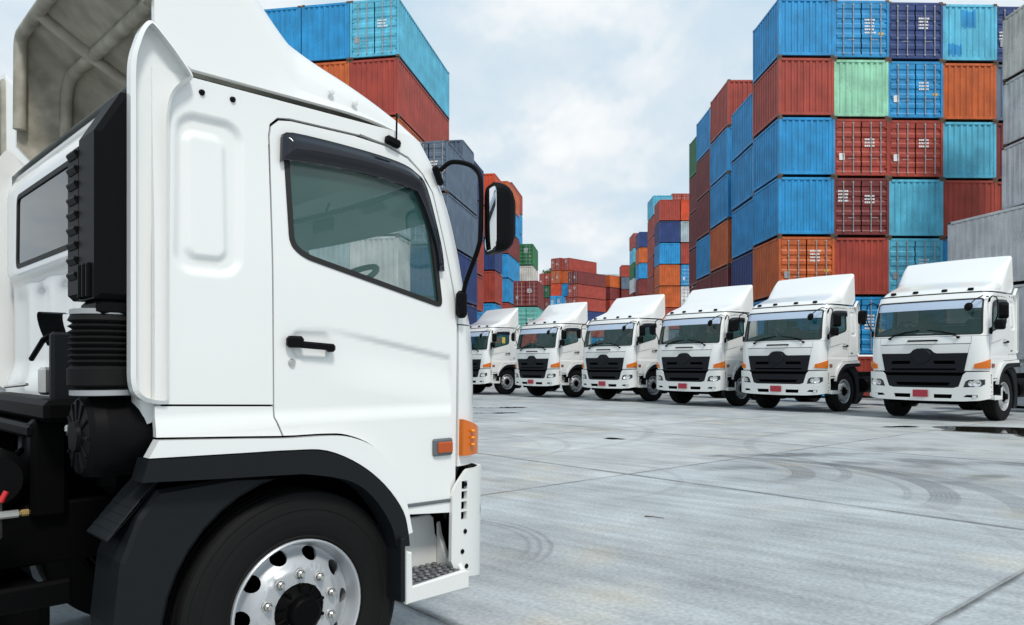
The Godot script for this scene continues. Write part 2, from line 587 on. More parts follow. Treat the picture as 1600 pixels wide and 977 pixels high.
func use(mesh: Mesh, called: String, m: String, parent: Node, at := Vector3.ZERO) -> MeshInstance3D:
	var o := MeshInstance3D.new()
	o.name = called
	o.mesh = mesh
	o.material_override = M[m]
	o.position = at
	parent.add_child(o, true)
	return o

func numbered(called: String) -> String:
	var k: int = taken.get(called, 0)
	taken[called] = k + 1
	return called if k == 0 else "%s_%03d" % [called, k]

func tag(o: Node, label: String, category: String, group := "") -> void:
	o.set_meta("label", label)
	o.set_meta("category", category)
	if group:
		o.set_meta("group", group)

func thing(called: String, at: Vector3, turn := 0.0) -> Node3D:
	var o := Node3D.new()
	o.name = numbered(called)
	add_child(o)
	o.position = at
	o.rotation.y = turn
	return o

# ---------------------------------------------------------------- ground
func make_ground() -> void:
	var g := new_st()
	quad(g, Vector3(-600, -0.03, 60), Vector3(600, -0.03, 60), Vector3(600, -0.03, -800), Vector3(-600, -0.03, -800), Vector3.UP)
	var con: StandardMaterial3D = M.concrete
	con.uv1_triplanar = true
	con.uv1_world_triplanar = true
	con.uv1_scale = Vector3(1.0 / 26.0, 1.0 / 26.0, 1.0 / 26.0)
	con.uv1_offset = Vector3(6.0 / 26.0, 0, 0)
	for k in 2:
		var v: StandardMaterial3D = con.duplicate()
		v.albedo_color = [Color(0.94, 0.945, 0.95), Color(0.98, 0.975, 0.968)][k]
		M["concrete_%d" % k] = v
	var o := put(g, "ground", "concrete", self)
	o.set_meta("kind", "structure")
	var pave := Node3D.new()
	pave.name = "pavement"
	pave.set_meta("kind", "structure")
	add_child(pave)
	var st := new_st()
	bx(st, Vector3(0, -0.013, 0), Vector3(5.1 - 0.009, 0.026, 4.8 - 0.009), 0.003)
	var slab := st.commit()
	var fill := new_st()
	quad(fill, Vector3(-60, -0.024, 14), Vector3(60, -0.024, 14), Vector3(60, -0.024, -70), Vector3(-60, -0.024, -70), Vector3.UP)
	put(fill, "joint_filler", "joint_dirt", pave)
	var turn := deg_to_rad(41.0)
	var e1 := Vector3(cos(turn), 0, -sin(turn))
	var e2 := Vector3(-sin(turn), 0, -cos(turn))
	var rng := RandomNumberGenerator.new()
	rng.seed = 3
	for i in range(-16, 20):
		for j in range(-14, 24):
			var p := e1 * (2.43 + 5.1 * (i + 0.5)) + e2 * (1.6 + 4.8 * (j + 0.5))
			if p.z > 16.0 or p.z < -72.0 or absf(p.x) > 62.0 or absf(p.x) > 16.0 - p.z * 0.75:
				continue
			var s := use(slab, "slab", ["concrete", "concrete_0", "concrete_1"][rng.randi() % 3], pave, p)
			s.rotation.y = turn

# ---------------------------------------------------------------- containers
var shape_of := {}
const TINT := {"b": "blue", "n": "navy", "r": "brick red", "m": "maroon", "o": "orange", "k": "scarlet", "s": "sky blue", "t": "mint green", "g": "slate grey", "w": "pale grey", "l": "pale steel", "e": "green", "c": "teal", "u": "stained off-white"}
const NTH := ["topmost", "second from top", "third from top", "fourth from top", "fifth from top", "sixth from top", "seventh from top", "eighth from top", "ninth from top", "tenth from top"]

func wave(len: float, pitch: float, depth: float, inset: float) -> Array:
	# trapezoid corrugation along a length, (along, out) points; the ends stay flat
	var out := [Vector2(0, 0), Vector2(inset, 0)]
	var n := int((len - 2 * inset) / pitch)
	var p := (len - 2 * inset) / n
	for i in n:
		var a := inset + i * p
		out.append(Vector2(a + p * 0.14, -depth))
		out.append(Vector2(a + p * 0.50, -depth))
		out.append(Vector2(a + p * 0.64, 0))
		out.append(Vector2(a + p * 1.0, 0))
	out.append(Vector2(len, 0))
	return out

func corrugated(key: String, len: float, hgt: float, pitch: float, depth: float, upright: bool) -> Mesh:
	# a sheet in the x, y plane that faces +z; upright: the ridges run up and down
	var k := "%s %.2f %.2f" % [key, len, hgt]
	if shape_of.has(k):
		return shape_of[k]
	var st := new_st()
	if upright:
		var w := wave(len, pitch, depth, 0.05)
		for i in w.size() - 1:
			var a: Vector2 = w[i]
			var b: Vector2 = w[i + 1]
			quad(st, Vector3(a.x - len / 2, 0, a.y), Vector3(b.x - len / 2, 0, b.y), Vector3(b.x - len / 2, hgt, b.y), Vector3(a.x - len / 2, hgt, a.y), Vector3(0, 0, 1))
	else:
		var w := wave(hgt, pitch, depth, 0.06)
		for i in w.size() - 1:
			var a: Vector2 = w[i]
			var b: Vector2 = w[i + 1]
			var h := Vector3(0, 0, 1)
			quad(st, Vector3(-len / 2, a.x, a.y), Vector3(len / 2, a.x, a.y), Vector3(len / 2, b.x, b.y), Vector3(-len / 2, b.x, b.y), h)
		bx(st, Vector3(0, hgt / 2, -depth - 0.012), Vector3(len, hgt, 0.02))
	shape_of[k] = st.commit()
	return shape_of[k]

func end_patch(W: float, x0: float, x1: float, y0: float, y1: float) -> Mesh:
	# a coat of other paint that follows the ridges of an end wall between x0 and x1
	var st := new_st()
	var w := wave(W - 0.20, 0.25, 0.04, 0.05)
	for i in w.size() - 1:
		var a: Vector2 = w[i] - Vector2(W / 2 - 0.10, 0)
		var b: Vector2 = w[i + 1] - Vector2(W / 2 - 0.10, 0)
		if a.x < x0 or b.x > x1:
			continue
		var j := 0.06 * sin(i * 2.3)
		var k := 0.05 * sin(i * 1.7 + 1.0)
		quad(st, Vector3(a.x, y0 + k, a.y + 0.003), Vector3(b.x, y0 + k, b.y + 0.003), Vector3(b.x, y1 + j, b.y + 0.003), Vector3(a.x, y1 + j, a.y + 0.003), Vector3(0, 0, 1))
	return st.commit()

func frame_shape(W: float, L: float, H: float) -> Mesh:
	var k := "frame %.2f %.2f %.2f" % [W, L, H]
	if shape_of.has(k):
		return shape_of[k]
	var st := new_st()
	for sx in [-1, 1]:
		for z in [-0.055, -L + 0.055]:
			bx(st, Vector3(sx * (W / 2 - 0.055), H / 2, z), Vector3(0.11, H - 0.20, 0.11), 0.008)
		bx(st, Vector3(sx * (W / 2 - 0.03), H - 0.075, -L / 2), Vector3(0.06, 0.09, L - 0.22), 0.006)
		bx(st, Vector3(sx * (W / 2 - 0.03), 0.145, -L / 2), Vector3(0.06, 0.12, L - 0.22), 0.006)
	for z in [-0.05, -L + 0.05]:
		bx(st, Vector3(0, H - 0.085, z), Vector3(W - 0.22, 0.11, 0.09), 0.006)
		bx(st, Vector3(0, 0.15, z), Vector3(W - 0.22, 0.12, 0.09), 0.006)
	shape_of[k] = st.commit()
	return shape_of[k]

func box_shape(key: String, size: Vector3, bev: float) -> Mesh:
	var k := "%s %s" % [key, size]
	if not shape_of.has(k):
		var st := new_st()
		bx(st, Vector3.ZERO, size, bev)
		shape_of[k] = st.commit()
	return shape_of[k]

func lettering_shape(kind: int) -> Mesh:
	var k := "lettering %d" % kind
	if not shape_of.has(k):
		var st := new_st()
		var rng := RandomNumberGenerator.new()
		rng.seed = 90 + kind
		for row in 3 + kind % 3:
			var x := 0.0
			while x < 0.42:
				var w := rng.randf_range(0.03, 0.09)
				quad(st, Vector3(x, -row * 0.14, 0), Vector3(x + w, -row * 0.14, 0), Vector3(x + w, -row * 0.14 - 0.075, 0), Vector3(x, -row * 0.14 - 0.075, 0), Vector3(0, 0, 1))
				x += w + 0.018
		shape_of[k] = st.commit()
	return shape_of[k]

func lock_bar_shape(h: float) -> Mesh:
	var k := "lock %.2f" % h
	if not shape_of.has(k):
		var st := new_st()
		tube(st, [Vector3(0, 0, 0), Vector3(0, h, 0)], 0.022, 7)
		for y in [0.05, h * 0.35, h * 0.68, h - 0.05]:
			bx(st, Vector3(0, y, -0.008), Vector3(0.075, 0.06, 0.05), 0.008)
		shape_of[k] = st.commit()
	return shape_of[k]

func handle_shape() -> Mesh:
	if not shape_of.has("handle"):
		var st := new_st()
		tube(st, [Vector3(0, 0, 0.02), Vector3(0.10, 0.012, 0.035), Vector3(0.30, -0.012, 0.03)], 0.014, 6)
		shape_of["handle"] = st.commit()
	return shape_of["handle"]

func container(label: String, group: String, at: Vector3, yaw: float, W: float, L: float, H: float, tint: String, door: bool, near: bool, rng: RandomNumberGenerator) -> void:
	var o := thing("container", at, yaw)
	tag(o, label, "container", group)
	use(frame_shape(W, L, H), "frame", tint, o)
	for s in [-1, 1]:
		var sw := use(corrugated("side", L - 0.20, H - 0.30, 0.28, 0.036, true), "side_wall", tint, o, Vector3(s * (W / 2 - 0.012), 0.17, -L / 2))
		sw.rotation.y = s * PI / 2
	var back := use(corrugated("end", W - 0.20, H - 0.32, 0.25, 0.04, true), "end_wall", tint, o, Vector3(0, 0.18, -L + 0.02))
	back.rotation.y = PI
	use(box_shape("roof", Vector3(W - 0.10, 0.02, L - 0.10), 0.004), "roof", tint, o, Vector3(0, H - 0.045, -L / 2))
	use(box_shape("floor", Vector3(W - 0.12, 0.05, L - 0.12), 0.0), "floor", "frame_rust", o, Vector3(0, 0.15, -L / 2))
	if near:
		var cast := box_shape("casting", Vector3(0.17, 0.118, 0.17), 0.014)
		for sx in [-1, 1]:
			for z in [-0.079, -L + 0.079]:
				use(cast, "corner_casting", "frame_rust", o, Vector3(sx * (W / 2 - 0.079), H - 0.056, z))
				use(cast, "corner_casting", "frame_rust", o, Vector3(sx * (W / 2 - 0.079), 0.062, z))
	if not door:
		use(corrugated("end", W - 0.20, H - 0.32, 0.25, 0.04, true), "end_wall", tint, o, Vector3(0, 0.18, -0.02))
		if tint == "s" and label.contains("topmost in fourth stack"):
			use(end_patch(W, -0.40, 0.30, 1.35, 2.10), "repainted_patch", "b", o, Vector3(0, 0.18, -0.02))
			use(end_patch(W, -0.95, -0.30, 0.12, 0.62), "repainted_patch", "b", o, Vector3(0, 0.18, -0.02))
		return
	var dw := (W - 0.24) / 2
	for s in [-1, 1]:
		var d := use(corrugated("door", dw - 0.035, H - 0.34, (H - 0.46) / 5.0, 0.032, false), "door", tint, o, Vector3(s * (dw / 2 + 0.012), 0.19, -0.012))
		if near:
			for f in [-0.17, 0.26]:
				use(lock_bar_shape(H - 0.36), "lock_bar", "lock_steel", d, Vector3(f * s + 0.02, 0.01, 0.03))
			var hd := use(handle_shape(), "handle", "lock_steel", d, Vector3(-0.15 if s > 0 else -0.05, 0.62, 0.03))
			if s > 0:
				hd.rotation.z = 0.06
			for y in [0.25, 0.85, 1.45, 2.0]:
				use(box_shape("hinge", Vector3(0.09, 0.05, 0.03), 0.006), "hinge", tint, d, Vector3(s * (dw / 2 - 0.03), y * (H - 0.3) / 2.3, 0.012))
		else:
			for f in [-0.17, 0.26]:
				use(box_shape("plain_bar", Vector3(0.045, H - 0.36, 0.03), 0.0), "lock_bar", "lock_steel", d, Vector3(f * s, (H - 0.36) / 2, 0.02))
		if s > 0 or rng.randf() < 0.35:
			use(lettering_shape(rng.randi() % 5), "lettering", "marking_white", d, Vector3(-0.42 if s > 0 else -0.46, (1.25 + rng.randf() * 0.75) * H / 2.59, 0.006))
		if s < 0 and rng.randf() < 0.7:
			use(box_shape("data_plate", Vector3(0.24, 0.30, 0.008), 0.0), "data_plate", "marking_white" if rng.randf() < 0.6 else "lock_steel", d, Vector3(-0.30, 0.72, 0.006))
		elif s > 0 and rng.randf() < 0.45:
			use(box_shape("warning_label", Vector3(0.20, 0.11, 0.008), 0.0), "warning_label", "marking_yellow", d, Vector3(0.30, 0.92, 0.006))

func stack(phrase: String, x: float, z: float, yaw: float, W: float, L: float, H: float, top: float, spec: String, near: bool) -> void:
	var rows := spec.split(" ")
	var rng := RandomNumberGenerator.new()
	rng.seed = hash(phrase)
	var y := top
	for i in rows.size():
		var last := i == rows.size() - 1
		var h := y if last else H
		y -= h
		var tint := rows[i][0]
		var jog := Vector3(rng.randf_range(-0.02, 0.02), 0, rng.randf_range(-0.03, 0.03))
		container("%s container, %s in %s" % [TINT[tint], NTH[i], phrase], "containers of the " + phrase, Vector3(x, y, z) + jog, deg_to_rad(yaw), W, L, h - 0.004, tint, rows[i][1] == "d", near, rng)

func make_containers() -> void:
	stack("corner stack of the blue tower", 12.78, -32.73, 1.2, 2.44, 3.30, 2.59, 17.39, "be re be be od be be", true)
	stack("second stack of the blue tower", 15.25, -32.93, 1.2, 2.44, 3.30, 2.59, 17.39, "bd te rd md re bd re", true)
	stack("third stack of the blue tower", 17.72, -33.13, 1.2, 2.44, 3.30, 2.59, 17.39, "nd bd rd se sd be re", true)
	stack("fourth stack of the blue tower", 20.19, -33.33, 1.2, 2.44, 3.30, 2.59, 17.39, "se oe se re be re be", true)
	stack("last stack of the blue tower", 22.66, -33.53, 1.2, 2.44, 3.30, 2.59, 17.39, "nd ge me re be re be", true)
	stack("stack just behind the blue tower", 12.94, -36.60, -0.0, 2.44, 3.70, 2.59, 14.80, "be be be ne be be", true)
	stack("brick red topped stack farther behind the blue tower", 13.24, -42.10, -0.0, 2.44, 3.70, 2.59, 17.39, "re be be oe md re be", true)
	stack("blue topped stack behind the brick red one", 13.42, -46.60, -0.0, 2.44, 3.40, 2.59, 17.39, "bd me me be me re be", true)
	stack("green topped stack ending the tower", 14.00, -51.30, -0.0, 2.44, 3.20, 2.59, 17.39, "ee me me me me re be", true)
	stack("tall pale grey stack", 20.91, -24.24, -0.0, 2.44, 6.06, 2.59, 15.34, "ue we we we we we", true)
	stack("low stack of long white containers", 19.13, -19.27, 12.3, 2.44, 9.00, 2.59, 6.70, "we we we", true)
	stack("far stack with a brick red top", 18.84, -89.99, -0.5, 2.44, 3.60, 2.59, 21.27, "re ne be oe oe re ge be", false)
	stack("far stack with a bright orange top", 21.36, -89.99, -0.5, 2.44, 3.60, 2.59, 21.27, "ke le re bd wd re ne be", false)
	stack("far stack with a pale blue top", 19.39, -96.99, -0.5, 2.44, 4.50, 2.59, 23.35, "se re re re re me be re me", false)
	stack("far stack with a red door at its top", 21.88, -97.49, -0.5, 2.44, 4.50, 2.59, 23.71, "rd be re ne be re oe me me", false)
	stack("distant stack with a navy top", 22.13, -123.98, -0.7, 2.44, 4.00, 2.59, 23.47, "ne oe be me re ge me be me", false)
	stack("distant stack with a red door top", 22.31, -130.98, -0.7, 2.44, 5.00, 2.59, 24.49, "rd se ee we me re me be me be", false)
	stack("distant stack with a lone scarlet top", 24.41, -159.96, -1.9, 2.44, 4.00, 2.59, 22.82, "re ge me me re me be re me", false)
	stack("far turned stack with dark red long sides", 12.01, -148.82, -42.0, 2.44, 9.50, 2.59, 20.09, "md rd rd ne re be re re", false)
	stack("far turned stack with the highest red top", 10.56, -152.82, -42.0, 2.44, 9.50, 2.59, 23.23, "rd oe be rd me re be me me", false)
	stack("far turned stack with an orange door", 8.88, -153.82, -42.0, 2.44, 9.50, 2.59, 23.38, "rd od ke be re me be re me", false)
	stack("far turned stack with an orange long side", 19.58, -158.82, -42.0, 2.44, 6.30, 2.59, 20.48, "oe me re ne me re be re", false)
	stack("far stack with a pink red door", 6.89, -158.42, -20.0, 2.44, 6.00, 2.59, 20.82, "rd ed rd be re me be re", false)
	stack("far low stack with a sky blue door", 8.29, -140.21, -10.0, 2.44, 4.00, 2.59, 14.45, "bd re me be re me", false)
	stack("stack with a green top over rusty white", 1.28, -89.16, -7.7, 2.44, 6.00, 2.59, 15.84, "ed ue rd me ce be", false)
	stack("stack of maroon doors over teal", 1.36, -74.16, -7.7, 2.44, 6.00, 2.59, 9.80, "md cd re ce", false)
	stack("stack with an orange top beside the blue sides", -1.61, -80.21, -9.9, 2.44, 7.50, 2.59, 21.06, "oe be me be be re be me", false)
	stack("stack with a door top and blue sides", -1.20, -90.21, -9.9, 2.44, 8.00, 2.59, 23.37, "rd be be be be re be me me", false)
	stack("stack with a scarlet top", -2.57, -60.21, -9.9, 2.44, 3.20, 2.59, 16.76, "ke oe ne re be oe be", false)
	stack("steel blue stack behind the grey one", -4.20, -46.21, -10.1, 2.44, 3.00, 2.59, 15.24, "ge ge ne re be oe", false)
	stack("navy topped stack behind the steel blue one", -4.01, -51.21, -10.1, 2.44, 4.20, 2.59, 15.62, "ne ne re re be oe", false)
	stack("slate grey stack", -4.13, -37.38, -10.7, 1.98, 6.30, 2.59, 12.56, "gd gd ne ne le", true)
	stack("high stack with a pale blue door", -6.56, -35.91, -9.9, 2.44, 9.40, 2.82, 18.86, "sd re oe le we le we", true)
	stack("high stack with a plain blue top", -8.99, -36.33, -9.9, 2.44, 9.40, 2.82, 18.86, "be oe re we le we le", true)
	stack("high stack beside the plain blue one", -11.42, -36.75, -9.9, 2.44, 9.40, 2.82, 18.86, "be re oe le we le we", true)
	stack("red stack beyond the cab", -27.62, -40.10, -4.8, 2.44, 6.00, 2.59, 16.48, "re me re be oe re", false)

# ---------------------------------------------------------------- far things
func make_far_things() -> void:
	var b := thing("warehouse", Vector3(29, 0, -196), 0.15)
	tag(b, "white warehouse with a low roof beyond the red containers", "warehouse")
	var st := new_st()
	bx(st, Vector3(0, 12.0, -4), Vector3(14, 24.0, 8), 0.1)
	put(st, "wall", "w", b)
	st = new_st()
	prism(st, [Vector2(-7.3, 0), Vector2(7.3, 0), Vector2(6.0, 1.1), Vector2(-6.0, 1.1)], -8.3, 0.3, func(a, c, d): return Vector3(a, 24.05 + c, d), 0.05)
	put(st, "roof", "l", b)
	for spot in [[10.2, -188.0, 26.0, 2.6]]:
		var t := thing("tree", Vector3(spot[0], 0, spot[1]))
		tag(t, "dark green tree top showing behind the far pink red container stack", "tree")
		st = new_st()
		tube(st, [Vector3(0, 0, 0), Vector3(0.2, spot[2] * 0.5, 0), Vector3(0, spot[2] * 0.93, 0.1)], 0.5, 8, false, 0.1)
		for k in 5:
			var an := k * 1.3
			tube(st, [Vector3(0, spot[2] * 0.75, 0), Vector3(cos(an) * 1.8, spot[2] * 0.88, sin(an) * 1.8)], 0.14, 6, false, 0.04)
		put(st, "trunk", "bark", t)
		st = new_st()
		var rng := RandomNumberGenerator.new()
		rng.seed = 71
		for k in 1600:
			var d := Vector3(rng.randfn(), rng.randfn() * 0.7, rng.randfn()).normalized() * pow(rng.randf(), 0.4) * (0.75 + 0.25 * sin(k * 0.37))
			var p := Vector3(0, spot[2] - spot[3] * 0.7, 0) + d * Vector3(spot[3] * 1.3, spot[3] * 0.75, spot[3] * 1.3)
			var u := Vector3(rng.randfn(), rng.randfn(), rng.randfn()).normalized() * 0.22
			var v := u.cross(Vector3(rng.randfn(), rng.randfn(), rng.randfn())).normalized() * 0.14
			quad(st, p - u, p + v, p + u, p - v, d)
		put(st, "crown", "leaf", t)

# ---------------------------------------------------------------- the lorry; x forward, y up, z to its right-hand side, origin under the front axle
const XF := [Vector2(0.3, 1.17), Vector2(0.85, 1.18), Vector2(1.2, 1.19), Vector2(1.55, 1.19), Vector2(1.76, 1.175), Vector2(1.88, 1.15), Vector2(2.36, 1.045), Vector2(2.60, 0.945), Vector2(2.68, 0.89), Vector2(2.80, 0.80)]

func cab_front(y: float) -> float:
	for i in XF.size() - 1:
		var a: Vector2 = XF[i]
		var b: Vector2 = XF[i + 1]
		if y <= b.x or i == XF.size() - 2:
			var p: Vector2 = XF[maxi(i - 1, 0)]
			var q: Vector2 = XF[mini(i + 2, XF.size() - 1)]
			var t := clampf((y - a.x) / (b.x - a.x), 0.0, 1.0)
			var ma := (b.y - p.y) / maxf(b.x - p.x, 0.01) * (b.x - a.x)
			var mb := (q.y - a.y) / maxf(q.x - a.x, 0.01) * (b.x - a.x)
			return hermite(a.y, b.y, ma, mb, t)
	return 1.0

func hermite(a: float, b: float, ma: float, mb: float, t: float) -> float:
	var t2 := t * t
	var t3 := t2 * t
	return (2 * t3 - 3 * t2 + 1) * a + (t3 - 2 * t2 + t) * ma + (3 * t2 - 2 * t3) * b + (t3 - t2) * mb

func cab_half(y: float) -> float:
	return 1.2 - 0.03 * smoothstep(1.9, 2.7, y)

func round_box(x: float, y: float, c: Vector2, h: Vector2, r: float) -> float:
	var d := Vector2(absf(x - c.x), absf(y - c.y)) - h + Vector2(r, r)
	return Vector2(maxf(d.x, 0), maxf(d.y, 0)).length() + minf(maxf(d.x, d.y), 0.0) - r

func side_relief(x: float, y: float) -> float:
	# pressed lines of the cab side
	var o := 0.014 * (1.0 - smoothstep(1.335, 1.40, y))
	if x > -0.12:
		var d := (1.775 - 0.169 * x) - y
		o -= 0.013 * smoothstep(-0.008, 0.026, d) * (1.0 - smoothstep(0.06, 0.26, d)) * smoothstep(0.0, 0.45, x)
		o -= 0.011 * (1.0 - smoothstep(-0.017, 0.017, round_box(x, y, Vector2(0.035, 1.675), Vector2(0.085, 0.055), 0.03)))
	elif y > 1.5:
		o -= 0.020 * (1.0 - smoothstep(-0.020, 0.020, round_box(x, y, Vector2(-0.405 - (y - 2.26) * -0.03, 2.26), Vector2(0.125, 0.305), 0.07)))
		o += 0.016 * (1.0 - smoothstep(-0.017, 0.017, round_box(x, y, Vector2(-0.418, 2.255), Vector2(0.078, 0.245), 0.045)))
	return o

func cab_point(q: float, y: float, off: float, grow := 0.0) -> Vector3:
	# the outside of the cab: q runs from the middle of the front (0) round the corner and back along the side
	var a := absf(q)
	var w := cab_half(y) + grow
	var xf := cab_front(y) + grow
	var zc := w - 0.26
	var p: Vector2
	var n: Vector2
	if a <= zc:
		p = Vector2(xf - 0.07 * (a / zc) * (a / zc), a)
		n = Vector2(1, 0.14 * a / (zc * zc)).normalized()
	else:
		var p0 := Vector2(xf - 0.07, zc)
		var p1 := Vector2(xf - 0.07 - 0.14 / zc * 0.26, w)
		var p2 := Vector2(xf - 0.37, w)
		if a <= zc + 0.36:
			var t := (a - zc) / 0.36
			p = p0.lerp(p1, t).lerp(p1.lerp(p2, t), t)
			var d := p0.lerp(p1, t).direction_to(p1.lerp(p2, t))
			n = Vector2(d.y, -d.x)
		else:
			p = Vector2(p2.x - (a - zc - 0.36), w)
			n = Vector2(0, 1)
			if grow == 0.0:
				off += side_relief(p.x, y)
	p += n * off
	return Vector3(p.x, y, p.y * (1.0 if q >= 0.0 else -1.0))

func side_q(x: float, y: float, grow := 0.0) -> float:
	var w := cab_half(y) + grow
	var xf := cab_front(y) + grow
	var zc := w - 0.26
	if x <= xf - 0.37:
		return zc + 0.36 + (xf - 0.37 - x)
	var lo := zc
	var hi := zc + 0.36
	for i in 22:
		var m := (lo + hi) / 2
		if cab_point(m, y, 0.0, grow).x > x:
			lo = m
		else:
			hi = m
	return lo

func on_side(pts: Array, step := 0.05) -> PackedVector2Array:
	var out := PackedVector2Array()
	for p in dense(pts, step):
		out.append(Vector2(side_q(p.x, p.y), p.y))
	return out

func mirrored(half: Array) -> PackedVector2Array:
	# closed outline over the front from its right-hand half, listed from the middle top to the middle bottom
	var out := PackedVector2Array(half)
	for i in range(half.size() - 1, -1, -1):
		var p: Vector2 = half[i]
		if p.x > 0.001:
			out.append(Vector2(-p.x, p.y))
	return out

func side_part(called: String, m: String, parent: Node, poly: PackedVector2Array, holes: Array, off: float, cell: float, depth: float, s: int) -> MeshInstance3D:
	var st := new_st()
	patch(st, poly, holes, func(a, b): return cab_point(a * s, b, off), cell, depth, -s)
	return put(st, called, m, parent)

func front_part(called: String, m: String, parent: Node, poly: PackedVector2Array, holes: Array, off: float, cell: float, depth: float, grow := 0.0) -> MeshInstance3D:
	var st := new_st()
	patch(st, poly, holes, func(a, b): return cab_point(a, b, off, grow), cell, depth, -1)
	return put(st, called, m, parent)

func v2(flat: Array) -> Array:
	var out := []
	for i in range(0, flat.size(), 2):
		out.append(Vector2(flat[i], flat[i + 1]))
	return out

func make_lorry() -> Node3D:
	var o := Node3D.new()
	make_cab(o)
	make_deflector(o)
	make_front(o)
	make_cabin(o)
	make_mirrors(o)
	make_rear_of_cab(o)
	make_chassis(o)
	for s in [-1, 1]:
		make_wheel(o, Vector3(0, 0.52, s * 1.17), s, true)
		make_wheel(o, Vector3(-4.05, 0.52, s * 1.17), s, false)
		make_wheel(o, Vector3(-4.05, 0.52, s * 0.84), s, false)
	return o

